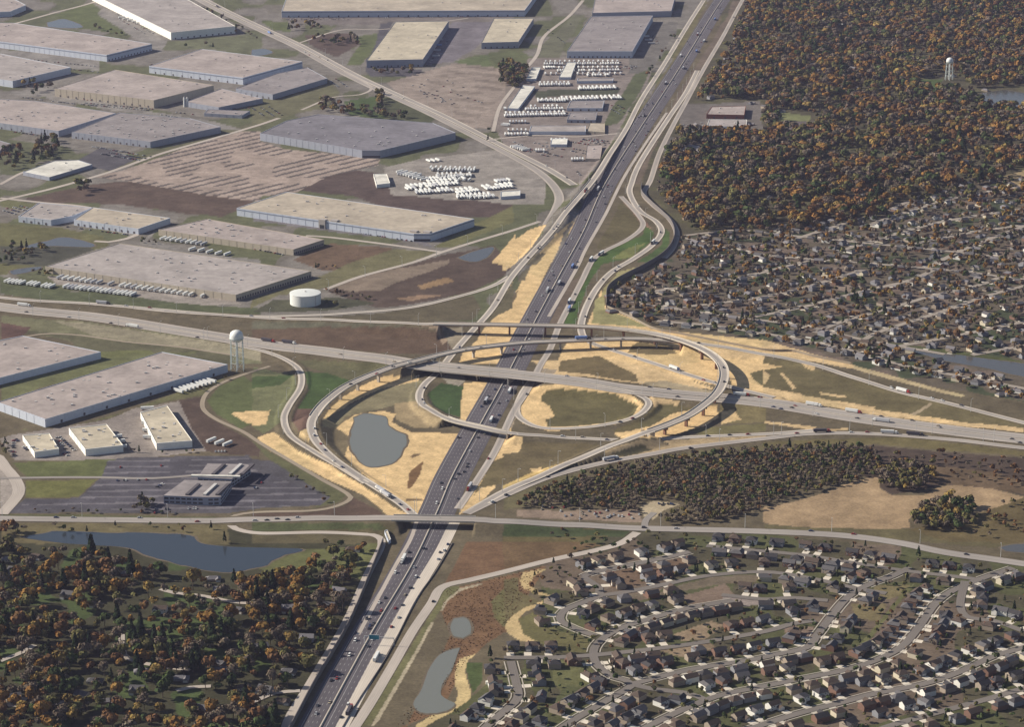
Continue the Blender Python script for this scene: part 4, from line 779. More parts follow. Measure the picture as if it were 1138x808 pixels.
# ------------------------------------------------------------------ vehicles
TYRE = mat('tyre_black', (.02,.02,.02)); CG = mat('car_glass', (.03,.035,.045), rough=.12, spec=.6)
PAINT = {'white':(.72,.72,.70),'silver':(.42,.43,.45),'black':(.025,.025,.03),'dark grey':(.09,.09,.10),'red':(.30,.03,.025),'dark blue':(.03,.05,.13),'beige':(.42,.36,.27)}
PM = {k: mat('paint_'+k.replace(' ','_'), v, rough=.35, spec=.5) for k, v in PAINT.items()}
def car_mesh(c, van=False):
    m = MB(); L_, W_ = (5.0,1.95) if van else (4.7,1.85)
    def loft(prof, mi):       # prof: list of (y, z0, z1, halfwidth)
        i = len(m.v)
        for y, a, b_, w_ in prof: m.v += [(-w_,y,a),(w_,y,a),(w_*.96,y,b_),(-w_*.96,y,b_)]
        for k in range(len(prof)-1):
            a = i+4*k; 
            for q in range(4): m.f.append([a+q,a+(q+1)%4,a+4+(q+1)%4,a+4+q][::-1]); m.m.append(mi)
        m.f.append([i,i+1,i+2,i+3]); m.m.append(mi); e = i+4*(len(prof)-1); m.f.append([e+3,e+2,e+1,e]); m.m.append(mi)
    h1 = 1.0 if van else .85
    loft([(-L_/2,.4,h1*.85,W_*.44),(-L_/2+.3,.3,h1,W_/2),(L_*.18,.3,h1,W_/2),(L_/2-.3,.3,h1*.86,W_*.49),(L_/2,.4,h1*.7,W_*.42)], 0)
    top = 1.95 if van else 1.45
    loft([(-L_*.47 if van else -L_*.36,h1,h1+.05,W_*.44),(-L_*.42 if van else -L_*.22,h1,top-.06,W_*.41),(L_*.08,h1,top-.06,W_*.41),(L_*.27,h1,h1+.05,W_*.45)], 1)
    m.box((0,-L_*.10,top-.03),(W_*.74,L_*(.62 if van else .32),.07),0,0)
    for sx in (-1,1):
        for sy in (-1,1): m.tube((sx*(W_/2-.22),sy*L_*.31,.33),(sx*(W_/2+.01),sy*L_*.31,.33),.33,.33,10,2)
    return m.mesh('car', [PM[c], CG, TYRE])
CARS = {c: car_mesh(c) for c in PAINT}; VANS = {c: car_mesh(c, True) for c in ('white','dark grey','red')}
def trailer_mb(L_=15.0, m=None):
    m = m or MB(); m.box((0,0,2.65),(2.6,L_,2.9),0,0); m.box((0,L_/2-.03,2.65),(2.2,.12,2.5),0,1); m.box((0,-L_*.05,1.15),(1.2,L_*.86,.16),0,1)
    for y in (-L_*.36,-L_*.27):
        for sx in (-1,1): m.tube((sx*.75,y,.5),(sx*1.25,y,.5),.5,.5,10,2)
    m.box((.7,L_*.3,.6),(.15,.15,1.2),0,1); m.box((-.7,L_*.3,.6),(.15,.15,1.2),0,1); return m
WBOX = mat('trailer_white', (.66,.67,.66), n1=.05, s1=.5); GBOX = mat('trailer_grey', (.42,.43,.46)); FRM = mat('trailer_frame', (.07,.07,.075)); BBOX = mat('trailer_blue', (.16,.25,.50)); KBOX = mat('trailer_dark', (.07,.065,.08))
TB = {c: trailer_mb().mesh('trailer', [mm, FRM, TYRE]) for c, mm in (('white',WBOX),('grey',GBOX),('blue',BBOX),('dark',KBOX))}
def cab_mesh(c):
    m = MB(); m.box((0,9.3,1.0),(2.3,5.6,.6),0,1); m.prism([(-1.2,8.2),(1.2,8.2),(1.2,10.4),(1.1,10.9),(-1.1,10.9),(-1.2,10.4)],.9,3.5,0); m.prism([(-1.0,10.9),(1.0,10.9),(.85,12.6),(-.85,12.6)],.7,2.0,0)
    m.box((0,10.93,2.75),(2.0,.12,.8),0,3)
    for y in (7.4,8.5,11.8):
        for sx in (-1,1): m.tube((sx*.8,y,.5),(sx*1.25,y,.5),.5,.5,10,2)
    return m.mesh('cab', [PM[c], FRM, TYRE, CG])
CABS = {c: cab_mesh(c) for c in ('white','red','dark blue','black')}
VEH = []                                  # every driving vehicle: photo pixel, kind, colour, road key
def on_road(px_, py_, keys):
    best = None
    for k in keys:
        R = ROADS[k]; S = R['P']; u, v = PX(S[:,0], S[:,1], S[:,2]); d = (u-px_)**2+((v-py_)*2.2)**2; i = int(d.argmin())
        if best is None or d[i] < best[0]: best = (d[i], k, i)
    _, k, i = best; S = ROADS[k]['P']; z = S[i,2]; X, Y, _ = U(px_, py_, z); T = ROADS[k]['T'][i]
    off = (X-S[i,0])*ROADS[k]['N'][i,0]+(Y-S[i,1])*ROADS[k]['N'][i,1]; lim = ROADS[k]['w']/2-1.8
    if abs(off) > lim: off2 = math.copysign(lim, off); X += ROADS[k]['N'][i,0]*(off2-off); Y += ROADS[k]['N'][i,1]*(off2-off)
    return X, Y, z+ROADS[k]['zo'], math.atan2(-T[0], T[1]), k, off
ROADN = {'fwL':'left carriageway of the freeway','fwR':'right carriageway of the freeway','xh':'cross highway','F1':'upper flyover ramp','F2':'lower flyover ramp','loopR':'oval loop ramp','loopL':'small loop ramp bridge','rampB':'lower right ramp','over':'overpass road','rampS':'S shaped left ramp','r14':'curving right ramp','r16':'collector beside the freeway','frontE':'upper right frontage road','rampN':'upper left ramp','artA':'arterial road','artB':'arterial road','aux':'lower right merge lanes','frR':'lower right frontage road','frL':'left frontage road'}
FWK = ('fwL','fwR')
for k, P, kk in ((10,[(1060,130,'c'),(1020,185,'t'),(1000,205,'c'),(1045,265,'t'),(1075,190,'c'),(1110,180,'c'),(1015,325,'c'),(1020,432,'c'),(940,455,'c'),(938,468,'c'),(925,490,'c'),(830,565,'v'),(805,628,'v'),(935,560,'t'),(1030,160,'c'),(950,400,'c'),(1085,120,'c'),(985,340,'c'),(880,520,'c')],('fwL','fwR','r16')),
    (14,[(660,80,'t'),(685,45,'c'),(625,135,'v'),(745,28,'v'),(715,153,'v'),(690,200,'v'),(555,265,'c'),(500,335,'v'),(530,355,'c'),(510,378,'c'),(515,365,'c'),(450,430,'v'),(425,495,'v'),(495,455,'c'),(345,605,'c'),(285,715,'c'),(280,750,'c'),(425,740,'t'),(420,710,'v'),(625,290,'c'),(655,275,'c'),(790,260,'c'),(565,300,'c'),(640,330,'c'),(600,370,'c'),(340,700,'c'),(700,110,'c'),(580,245,'c'),(525,425,'c'),(860,10,'c'),(850,38,'v'),(820,45,'c'),(812,75,'c')],('fwL','fwR','aux','frR')),
    (7,[(110,700,'v'),(100,610,'c'),(140,575,'c'),(190,485,'t'),(195,440,'c'),(250,375,'c'),(300,380,'t'),(375,350,'t'),(335,230,'c'),(350,205,'c'),(285,315,'c'),(235,430,'c'),(75,740,'c'),(70,770,'c'),(120,640,'c'),(210,400,'c'),(450,30,'c'),(400,120,'c'),(330,300,'c')],('fwL','fwR','r16')),
    (3,[(950,40,'v'),(910,20,'v'),(920,85,'t'),(880,180,'t'),(840,225,'t'),(850,205,'c'),(770,245,'t'),(805,305,'v'),(705,365,'t'),(700,492,'c'),(675,575,'v'),(580,575,'v'),(810,195,'c'),(770,180,'c'),(690,400,'c'),(650,455,'c'),(860,120,'c'),(620,540,'c'),(740,350,'c'),(560,620,'c'),(520,700,'c'),(640,590,'c'),(930,130,'c'),(990,60,'c'),(590,660,'c'),(480,740,'c'),(780,290,'c')],FWK),
    (3,[(1003,75,'v'),(760,178,'c')],('frontE','rampN')),
    (7,[(592,117,'v'),(683,230,'v'),(650,275,'t'),(498,380,'v'),(487,398,'c'),(432,435,'c'),(540,265,'c'),(370,520,'c'),(440,600,'c'),(375,600,'c')],('r14',)),
    (7,[(375,50,'t'),(235,195,'c'),(230,205,'c'),(155,290,'c'),(150,300,'v'),(105,340,'c'),(215,215,'c')],('rampN','loopL')),
    (7,[(425,325,'t'),(285,535,'t'),(285,567,'t'),(310,500,'c'),(250,640,'c')],('r16',)),
    (7,[(340,690,'t'),(105,700,'t'),(470,742,'c'),(850,712,'c'),(520,697,'c')],('F2',)),(7,[(480,742,'c'),(570,772,'c')],('r14',)),
    (6,[(70,705,'t'),(160,713,'t'),(385,762,'c'),(60,700,'c')],('xh',)),(6,[(138,604,'c'),(0,592,'c')],('F1',)),(6,[(1070,525,'c'),(960,735,'c')],('loopL',)),(6,[(937,745,'c'),(1003,735,'c')],('F2',)),
    (5,[(115,545,'t'),(115,577,'c'),(468,632,'c'),(575,642,'t'),(860,688,'c'),(300,600,'c')],('xh',)),(5,[(450,540,'t'),(550,550,'c'),(657,556,'c')],('F1',)),
    (10,[(282,300,'v'),(270,330,'v'),(318,395,'c'),(350,443,'c'),(390,470,'c'),(430,107,'c'),(545,62,'c'),(615,30,'c'),(687,12,'c'),(560,572,'t'),(575,592,'t'),(605,605,'c'),(645,632,'c'),(680,655,'c'),(300,368,'c')],('F2',)),(10,[(745,175,'c'),(762,125,'c'),(752,190,'c')],('loopL',)),(10,[(903,38,'c'),(620,10,'c')],('xh',)),
    (10,[(155,700,'c'),(110,697,'c'),(65,702,'c'),(12,703,'c'),(200,690,'c')],('over',)),(9,[(245,690,'c'),(320,690,'c'),(610,690,'c'),(860,708,'c')],('over',)),(11,[(612,735,'v'),(752,738,'c')],('over',)),(16,[(887,55,'c')],('over',)),(12,[(395,763,'c'),(210,742,'c')],('over',)),
    (11,[(275,72,'c'),(725,120,'c'),(1050,130,'t'),(1000,120,'c'),(757,162,'c'),(1120,160,'c'),(640,115,'c')],('xh',)),(11,[(745,42,'t'),(870,90,'c'),(107,152,'c'),(920,100,'c')],('r14','r16')),(11,[(960,97,'c'),(958,35,'c')],('F1',)),(11,[(505,272,'c'),(560,257,'c')],('loopR',)),
    (11,[(255,333,'c'),(343,337,'c'),(450,350,'c'),(890,334,'c'),(985,330,'c'),(1065,327,'c')],('loopL',)),(11,[(465,437,'t'),(822,392,'c'),(190,512,'c'),(10,592,'v')],('rampB',)),(10,[(1105,595,'v'),(1048,622,'v')],('rampB',)),
    (12,[(25,155,'t'),(45,207,'c'),(75,217,'c'),(125,210,'c'),(140,203,'c'),(235,190,'t'),(232,238,'c'),(395,228,'r'),(410,256,'c'),(515,270,'t'),(775,300,'c'),(1085,347,'c'),(1115,372,'c'),(520,243,'c'),(765,290,'c'),(655,262,'c')],('xh',)),
    (12,[(575,120,'v'),(622,135,'r'),(743,165,'c'),(783,178,'c'),(865,200,'c')],('F2',)),(12,[(255,315,'t'),(148,322,'c'),(385,318,'c'),(455,317,'c'),(550,318,'t'),(665,321,'t')],('rampB','loopL')),
    (2,[(80,145,'t'),(230,228,'v'),(250,240,'c'),(290,248,'c'),(655,430,'c'),(330,262,'c')],('artA','artB')),(1,[(938,30,'t')],('artA',)),(3,[(185,725,'v'),(330,772,'v')],('artA',))):
    for p in Z(k, P): VEH.append((p[0], p[1], p[2], kk))
re_ = random.Random(44)
for kq in ('fwL','fwR'):
    S = ROADS[kq]['P']; uu, vv = PX(S[:,0], S[:,1], S[:,2])
    for q in range(34):
        y_ = re_.uniform(4, 800) if q % 2 else re_.uniform(4, 330); i = int(abs(vv-y_).argmin()); VEH.append((float(uu[i])+re_.choice((-1,-.35,.35,1))*5.0*(y_+450)/900, y_, re_.choice('cccvct'), (kq,)))
rv = random.Random(5); per = {}; placed = []
for (x, y, t, kk) in VEH:
    X, Y, z, a, rk, off = on_road(x, y, kk)
    if any((X-q[0])**2+(Y-q[1])**2 < (144 if t in 'tr' else 36) for q in placed): continue
    placed.append((X, Y)); per.setdefault(ROADN.get(rk, 'road'), []).append([y if rk in ('fwL','fwR','r16','aux','r14','rampN','loopL','frR','frontE') else x, X, Y, z, a, t, rk, off])
SIDE = {}
for rn, L_ in per.items():
    vert = L_[0][6] in ('fwL','fwR','r16','aux','r14','rampN','loopL','frR','frontE'); L_.sort(key=lambda q: -q[0] if vert else q[0]); cnt = {}
    for (_, X, Y, z, a, t, rk, off) in L_:
        if rk in ('fwL','F2') or (rk in ('xh','over','artA') and off < 0): a += math.pi
        if t in ('t','r'):
            cc = 'red' if t == 'r' else rv.choice(('white','white','dark blue','black','red')); tc = 'white' if t == 'r' else rv.choice(('white','white','grey','white','dark','white','grey','blue')); kd = 'truck'; desc = '%s-cabbed truck with %s trailer' % (cc, tc)
        elif t == 'v': cc = rv.choice(('white','dark grey','white')); kd = 'van'; desc = '%s van' % cc
        else: cc = rv.choice(('black','dark grey','dark blue','white','silver','dark grey','black','red','beige')); kd = 'car'; desc = '%s car' % cc
        cnt[kd] = cnt.get(kd, 0)+1; n = cnt[kd]; frm = 'from bottom' if vert else 'from left'
        lab = '%s on the %s, %s %s %s' % (desc, rn, ordn(n), kd, frm); gr = {'truck':'semi trucks on the roads','van':'vans on the roads','car':'cars on the roads'}[kd]
        if kd == 'truck':
            r = empty('semi_truck', (X,Y,z), a, lab, 'truck', gr); link('cab', CABS[cc], r, (0,-2,0)); link('trailer', TB[tc], r, (0,-2,0))
        else:
            o = link(kd, (VANS if kd == 'van' else CARS)[cc], None, (X,Y,z), a); o.scale = (1.12,)*3; tag(o, lab, kd, gr)
# rows of parked semi trailers
def trow(k, a, b, n, lab, ang=None, cols=('white','white','white','grey'), skip=.08, grp='parked semi trailers'):
    (x0,y0),(x1,y1) = Z(k,[a,b]); A = Vector(U(x0,y0,0)); B = Vector(U(x1,y1,0)); d = (B-A); base = math.atan2(d.y,d.x); c = 0
    rot = base if ang is None else ang
    for i in range(n):
        if rv.random() < skip: continue
        p = A+d*((i+.5)/n); tc = rv.choice(cols); c += 1
        o = link('semi_trailer', TB[tc], None, (p.x+rv.uniform(-.3,.3), p.y+rv.uniform(-1.2,1.2), .2), rot+rv.uniform(-.02,.02)); tag(o, '%s trailer, %s from left in the %s' % (tc, ordn(c), lab), 'trailer', grp)
trow(5,(250,428),(900,512),26,'row docked at the huge warehouse above the cross highway',skip=.18,cols=('white','white','grey','white'))
trow(5,(25,445),(235,470),13,'parked row left of the dock yard of the huge warehouse',cols=('white',)); trow(5,(280,468),(590,505),17,'outer parked row in front of the huge warehouse',cols=('white','white','grey'))
trow(5,(700,258),(900,285),9,'row docked at the warehouse behind the tan one'); trow(5,(820,303),(1010,332),5,'outer row across from the warehouse behind the tan one')
trow(9,(770,145),(930,95),9,'row beside the very long warehouse near the water tower',cols=('white',),skip=0)
trow(3,(172,272),(505,270),16,'top row of the truck yard'); trow(3,(230,298),(505,296),13,'second row of the truck yard'); trow(3,(170,325),(520,323),15,'third row of the truck yard',cols=('white','grey','white'))
trow(3,(150,365),(290,364),8,'short row above the grass strip in the truck yard'); trow(3,(320,358),(470,356),8,'grey row above the grass strip in the truck yard',cols=('grey',)); trow(3,(322,384),(490,380),9,'white row along the grass strip in the truck yard',cols=('white',),skip=0)
trow(3,(140,438),(270,436),7,'left row below the grass strip in the truck yard',cols=('white',)); trow(3,(245,430),(510,422),14,'right row below the grass strip in the truck yard',cols=('white',),skip=0); trow(3,(90,468),(260,466),9,'row left of the silver blue shed')
trow(3,(0,497),(270,492),14,'lower left row of the truck yard'); trow(3,(10,572),(105,572),5,'row beside the long silver shed'); trow(3,(200,615),(275,613),4,'row below the long silver shed',cols=('white',),skip=0)
for q, (a, b, n) in enumerate((((635,750),(735,770),5),((690,770),(760,790),4),((770,735),(980,740),10),((800,765),(960,762),8),((870,785),(960,790),4),((740,710),(820,700),4))): trow(2,a,b,n,'%s row of the white trailer lot' % ordn(q+1),cols=('white',),skip=.1)
for q, (a, b, n) in enumerate((((670,32),(900,8),12),((710,52),(880,40),9),((885,48),(985,38),5),((890,72),(1060,64),9),((1000,35),(1138,20),7),((940,82),(1060,76),6),((760,12),(930,-4),9))): trow(6,a,b,n,'%s row of the white trailer lot, lower part' % ordn(q+1),cols=('white',),skip=.1)
for q, (a, b, n) in enumerate((((640,205),(655,360),5),((500,330),(530,400),3))): trow(9,(a[0],a[1]+0),(b[0],b[1]),n,('column left of the largest cream workshop','column right of the middle cream workshop')[q],cols=('white',),skip=0)
trow(3,(600,140),(650,200),4,'row behind the grey roofed warehouse above the truck yard'); trow(2,(830,120),(800,260),6,'row right of the lone tan roofed warehouse',cols=('grey','blue','grey')); trow(9,(905,355),(1010,378),3,'row at the corner right of the workshops',cols=('white',),skip=0)
trow(1,(520,75),(620,105),5,'row beside the brilliant white wall',cols=('white',))
# parked cars in lots
def plot(k, a, b, n, lab, cols=('black','dark grey','silver','white','red','dark blue'), fill=.6, jit=0):
    (x0,y0),(x1,y1) = Z(k,[a,b]); A = Vector(U(x0,y0,0)); B = Vector(U(x1,y1,0)); d = B-A; base = math.atan2(d.y,d.x); c = 0
    for i in range(n):
        if rv.random() > fill: continue
        p = A+d*((i+.5)/n); cc = rv.choice(cols); c += 1
        o = link('parked_car', CARS[cc], None, (p.x+rv.uniform(-jit,jit), p.y+rv.uniform(-jit,jit)*3, .2), base+rv.choice((0,math.pi))); tag(o, '%s car, %s from left in the %s' % (cc, ordn(c), lab), 'car', 'parked cars')
plot(2,(700,380),(900,470),16,'gravel lot right of the arterial road',jit=8,fill=.9); plot(2,(740,410),(870,440),9,'tight cluster of the gravel lot',jit=6,fill=1)
plot(9,(680,560),(715,540),3,'dark car park left of the office',fill=1); plot(9,(600,668),(780,672),6,'kerbside line below the office'); plot(9,(130,405),(60,340),10,'yard left of the smallest workshop'); plot(9,(330,400),(240,320),10,'yard left of the middle workshop'); plot(9,(260,405),(300,420),4,'yard below the middle workshop')
plot(3,(40,618),(110,655),8,'lower left corner of the truck yard',cols=('white',),fill=.9,jit=3); plot(3,(120,620),(240,655),8,'gravel below the long silver shed',cols=('white','silver'),jit=5,fill=.9); plot(3,(285,600),(430,620),12,'back fence of the truck yard',fill=.8,jit=3); plot(3,(280,680),(400,690),8,'bottom fence of the truck yard',cols=('white','silver'),jit=3)
plot(3,(190,620),(190,690),5,'short column of the truck yard',cols=('white',),jit=2,fill=1); plot(3,(310,740),(345,775),5,'corner between the arterial road and the ramp'); plot(5,(370,200),(580,232),16,'front of the right paired warehouse'); plot(6,(60,170),(680,262),34,'front of the tan roofed warehouse with entrance towers',fill=.55,jit=1)
plot(3,(780,545),(870,560),8,'yard of the brick red building',cols=('white','silver'),fill=1,jit=3); plot(3,(860,530),(880,565),3,'side of the low white shed',cols=('white',),fill=1); plot(1,(40,250),(420,290),22,'strip in front of the pale blue fronted warehouse',cols=('red','silver','white','black')); plot(1,(330,430),(640,465),20,'strip in front of the buff walled warehouse',cols=('red','silver','white','dark blue'))
plot(1,(440,670),(600,695),10,'dark lot below the purple grey roof'); plot(11,(140,658),(580,680),26,'salvage strip above the overpass road',cols=('white','silver','red','beige'),fill=.8,jit=5); plot(11,(300,685),(560,695),14,'lower salvage strip above the overpass road',cols=('white','silver','beige'),fill=.8,jit=4)
plot(11,(665,632),(745,632),6,'clearing ringed by pale dirt in the scrub wood',cols=('dark blue','black'),fill=1,jit=1); plot(1,(760,490),(850,500),5,'spot below the silos'); plot(5,(300,470),(420,480),5,'outer edge of the dock yard',fill=.4); plot(3,(280,90),(310,130),4,'left end of the truck yard warehouse')

PACK = []
def pack(k, a, b, n, cols=(0,0,0,1)):
    (x0,y0),(x1,y1) = Z(k,[a,b]); A = Vector(U(x0,y0,0)); B = Vector(U(x1,y1,0)); d = B-A; base = math.atan2(d.y,d.x)
    for i in range(n):
        if rv.random() < .07: continue
        p = A+d*((i+.5)/n); PACK.append((p.x+rv.uniform(-.3,.3), p.y+rv.uniform(-2,2), base+rv.uniform(-.03,.03), rv.choice(cols)))
for k, a, b, n in ((3,(172,283),(505,281),30),(3,(230,312),(505,309),24),(3,(360,332),(460,330),9),(3,(150,374),(290,372),13),(3,(322,391),(490,387),16),(3,(145,444),(270,442),12),(3,(250,438),(515,430),26),(3,(90,480),(260,478),15),(3,(0,508),(270,502),24),(3,(20,535),(100,535),6),(3,(172,298),(225,296),5),(3,(0,478),(10,478),2),
    (3,(0,550),(15,545),2),(3,(300,480),(420,478),9),(3,(40,640),(100,660),6),(3,(135,660),(190,660),5),(3,(290,700),(350,700),5),(3,(0,590),(110,588),8),(2,(640,760),(730,775),7),(2,(780,745),(975,748),15),(2,(800,775),(960,770),12),(6,(670,42),(900,18),16),(6,(710,60),(880,50),12),(6,(890,60),(990,50),8),(6,(890,80),(1060,74),12),(6,(1000,45),(1138,32),10),(6,(760,0),(930,-14),12),(6,(1060,10),(1138,2),6)): pack(k,a,b,n)
Vs, Fs, Ms, o_ = [], [], [], 0; tmb = trailer_mb()
for x, y, a, c in PACK:
    v = np.array(tmb.v); ca, sa = math.cos(a), math.sin(a); Vs.append(np.stack([v[:,0]*ca-v[:,1]*sa+x, v[:,0]*sa+v[:,1]*ca+y, v[:,2]+.2],1)); Fs += [[i+o_ for i in f] for f in tmb.f]; Ms += [(c if mm == 0 else mm+1) for mm in tmb.m]; o_ += len(v)
tag(link('packed_trailers', mesh_np('packed_trailers', np.vstack(Vs), Fs, [WBOX, GBOX, FRM, TYRE], mi=Ms)), 'densely packed white trailers filling the truck yard and the white trailer lot', 'trailers', None, 'stuff')

# the remaining parked cars of the industrial lots, far away: one object
PC = []
def pcars(k, a, b, rows_, n, fill=.6, gapy=16):
    (x0,y0),(x1,y1) = Z(k,[a,b]); A = Vector(U(x0,y0,0)); B = Vector(U(x1,y1,0)); d = B-A; nn = Vector((-d.y,d.x,0)).normalized(); base = math.atan2(d.y,d.x)
    for r_ in range(rows_):
        for i in range(n):
            if rv.random() > fill: continue
            p = A+d*((i+.5)/n)+nn*r_*gapy; PC.append((p.x,p.y,base+rv.uniform(-.05,.05),rv.choice((0,0,1,2,3,1,2,4,5))))
for a_ in ((1,(100,425),(340,455),1,36,.5),(1,(350,455),(650,482),2,44,.6,14),(1,(440,672),(610,700),3,26,.5),(1,(60,575),(230,600),2,26,.6),(1,(400,640),(560,665),1,22,.7),(1,(700,500),(820,520),1,16,.6),(1,(0,270),(430,315),1,60,.45),(1,(940,480),(1100,470),1,18,.6),(1,(480,60),(640,150),2,26,.5),
    (2,(150,85),(430,85),2,40,.55,22),(2,(540,78),(1100,70),1,60,.5),(2,(760,290),(860,170),2,16,.5),(2,(330,345),(380,380),2,10,.6),(2,(0,470),(60,510),3,10,.6),(5,(0,130),(70,150),4,10,.7,12),(5,(290,205),(560,240),1,30,.5),(6,(0,160),(700,268),1,70,.4),(6,(0,300),(150,330),1,14,.6),(3,(300,620),(430,640),4,18,.5,14),(3,(60,650),(230,690),2,20,.6,14),(3,(250,650),(400,680),2,18,.5,16),
    (3,(500,290),(560,300),3,8,.6,12),(3,(440,460),(510,500),3,8,.6,12),(3,(180,120),(270,190),1,12,.6),(3,(600,130),(650,200),2,9,.6),(9,(60,340),(60,420),2,8,.6),(9,(240,330),(300,410),1,10,.6),(9,(1090,560),(1138,560),2,6,.3),(9,(840,405),(1000,400),1,12,.4),(2,(860,400),(1010,450),1,10,.7),(2,(700,350),(860,420),3,14,.22,30),(9,(860,650),(640,655),1,20,.3),(9,(520,470),(800,460),1,30,.08),(9,(480,555),(660,550),2,24,.08,19)): pcars(*a_)
Vs, Fs, Ms, o_ = [], [], [], 0
cme = CARS['white']; cv = np.array([tuple(v.co) for v in cme.vertices]); cf = [list(p.vertices) for p in cme.polygons]; cm_ = [p.material_index for p in cme.polygons]
for x, y, a, c in PC:
    ca, sa = math.cos(a), math.sin(a); Vs.append(np.stack([cv[:,0]*ca-cv[:,1]*sa+x, cv[:,0]*sa+cv[:,1]*ca+y, cv[:,2]+.2],1)); Fs += [[i+o_ for i in f] for f in cf]; Ms += [(c if mm == 0 else mm+5) for mm in cm_]; o_ += len(cv)
tag(link('distant_parked_cars', mesh_np('distant_parked_cars', np.vstack(Vs), Fs, [PM['white'],PM['silver'],PM['black'],PM['dark grey'],PM['red'],PM['dark blue'],CG,TYRE], mi=Ms)), 'small parked cars scattered in rows through the distant industrial car parks', 'cars', None, 'stuff')
# ------------------------------------------------------------------ road sign, lamps
def gantry():
    X, Y, _ = U(426.5, 716, 0); R = ROADS['fwR']; d = (R['P'][:,0]-X)**2+(R['P'][:,1]-Y)**2; i = int(d.argmin()); T = R['T'][i]; a = math.atan2(-T[0],T[1])
    r = empty('sign_gantry', (R['P'][i,0],R['P'][i,1],0), a, 'overhead gantry with a blue-green direction sign over the lower freeway', 'road sign'); gm = mat('galvanised',(.45,.46,.47),rough=.5)
    for sx in (-11,16):
        m = MB(); m.tube((sx,0,-.1),(sx,0,8.4),.35,.3,8); m.obj('post', gm, r)
    m = MB(); m.tube((-11,0,7.2),(16,0,7.2),.22,.22,6); m.tube((-11,0,8.4),(16,0,8.4),.22,.22,6)
    for k in range(13): m.tube((-11+k*2.07,0,7.2 if k%2 else 8.4),(-8.93+k*2.07,0,8.4 if k%2 else 7.2),.1,.1,5)
    m.obj('truss', gm, r); m = MB(); m.box((-2,-.5,7.8),(9.5,.25,4.6)); m.box((-2,-.66,7.8),(9.0,.05,4.1),0,1); m.obj('sign_panel', [mat('sign_white',(.7,.7,.7)), mat('sign_teal',(.02,.20,.27),rough=.5)], r)
gantry()
lm = mat('lamp_pole_grey',(.50,.50,.49),rough=.5); m = MB(); m.tube((0,0,-.2),(0,0,15),.28,.16,8); LP = m.mesh('pole', lm)
m = MB(); m.tube((0,0,14.9),(2.6,0,15.5),.1,.08,6); m.box((3.1,0,15.45),(1.4,.5,.25)); LHM = m.mesh('lamp_head', lm)
def lamps(key, name, spacing, side, a=0.0, b=1.0):
    R = ROADS[key]; S = R['P']; cum = R['cum']; u, v = PX(S[:,0],S[:,1],S[:,2]); n = 0; nxt = cum[-1]*a
    order = range(len(S)) 
    for i in order:
        if cum[i] < nxt or cum[i] > cum[-1]*b: continue
        if not (-5 < u[i] < 1143 and 0 < v[i] < 812): continue
        nxt = cum[i]+spacing; n += 1; off = side*(R['w']/2+(.9 if R['B'][i] else 2.2)); X = S[i,0]+R['N'][i,0]*off; Y = S[i,1]+R['N'][i,1]*off
        z = S[i,2]+.9 if R['B'][i] else max(0, S[i,2]-.3); ang = math.atan2(-side*R['N'][i,1], -side*R['N'][i,0])
        r = empty('street_lamp', (X,Y,z), ang, 'tall grey lamp pole, %s along the %s' % (ordn(n), name), 'street lamp', 'lamp poles along the highways'); link('pole', LP, r); link('lamp_head', LHM, r)
lamps('xh','near side of the cross highway',62,-1); lamps('F1','outer side of the upper flyover ramp',62,-1); lamps('F2','lower flyover ramp',70,1); lamps('rampB','lower right ramp',70,1); lamps('loopR','oval loop ramp',55,1); lamps('loopL','small loop ramp and its feeder',70,-1); lamps('over','overpass road',80,1); lamps('i1','service road under the tank field',70,-1); lamps('rampS','S shaped left ramp',60,-1); lamps('r14','curving right ramp',75,-1); lamps('artA','arterial road',110,1)
# ------------------------------------------------------------------ houses
HW = {'white':(.66,.65,.61),'tan':(.30,.25,.20),'grey':(.22,.225,.245),'brick':(.17,.10,.075),'cream':(.50,.45,.35)}
HR = {'dark grey':(.045,.042,.046),'brown':(.085,.062,.050),'grey':(.10,.095,.10),'light grey':(.17,.16,.17)}
HWM = {k: mat('siding_'+k, v, n1=.05, s1=.8) for k, v in HW.items()}; HRM = {k: mat('shingle_'+k.replace(' ','_'), v, n1=.14, s1=.6) for k, v in HR.items()}
GD = mat('garage_door_white',(.62,.60,.56)); TRIM = mat('chimney_brick',(.25,.13,.10)); DRV = mat('driveway_concrete',(.62,.56,.47),n1=.06,s1=.3)
def gable(m, x0, x1, y0, y1, z0, z1, ax, mw=0):
    """gable roof over a rectangle with ridge along ax; eaves project .5 m; returns gable wall triangles in slot mw"""
    e = .5
    if ax == 'x':
        c = (y0+y1)/2; m.poly([(x0-e,y0-e,z0),(x1+e,y0-e,z0),(x1+e,c,z1),(x0-e,c,z1)]); m.poly([(x1+e,y1+e,z0),(x0-e,y1+e,z0),(x0-e,c,z1),(x1+e,c,z1)])
    else:
        c = (x0+x1)/2; m.poly([(x0-e,y1+e,z0),(x0-e,y0-e,z0),(c,y0-e,z1),(c,y1+e,z1)]); m.poly([(x1+e,y0-e,z0),(x1+e,y1+e,z0),(c,y1+e,z1),(c,y0-e,z1)])
def hip(m, x0, x1, y0, y1, z0, z1):
    e = .5; x0 -= e; x1 += e; y0 -= e; y1 += e; w_, d = x1-x0, y1-y0; c = (y0+y1)/2; k = min(w_,d)/2
    a, b_ = (x0+k, c, z1), (x1-k, c, z1)
    m.poly([(x0,y0,z0),(x1,y0,z0),b_,a]); m.poly([(x1,y1,z0),(x0,y1,z0),a,b_]); m.poly([(x0,y1,z0),(x0,y0,z0),a]); m.poly([(x1,y0,z0),(x1,y1,z0),b_])
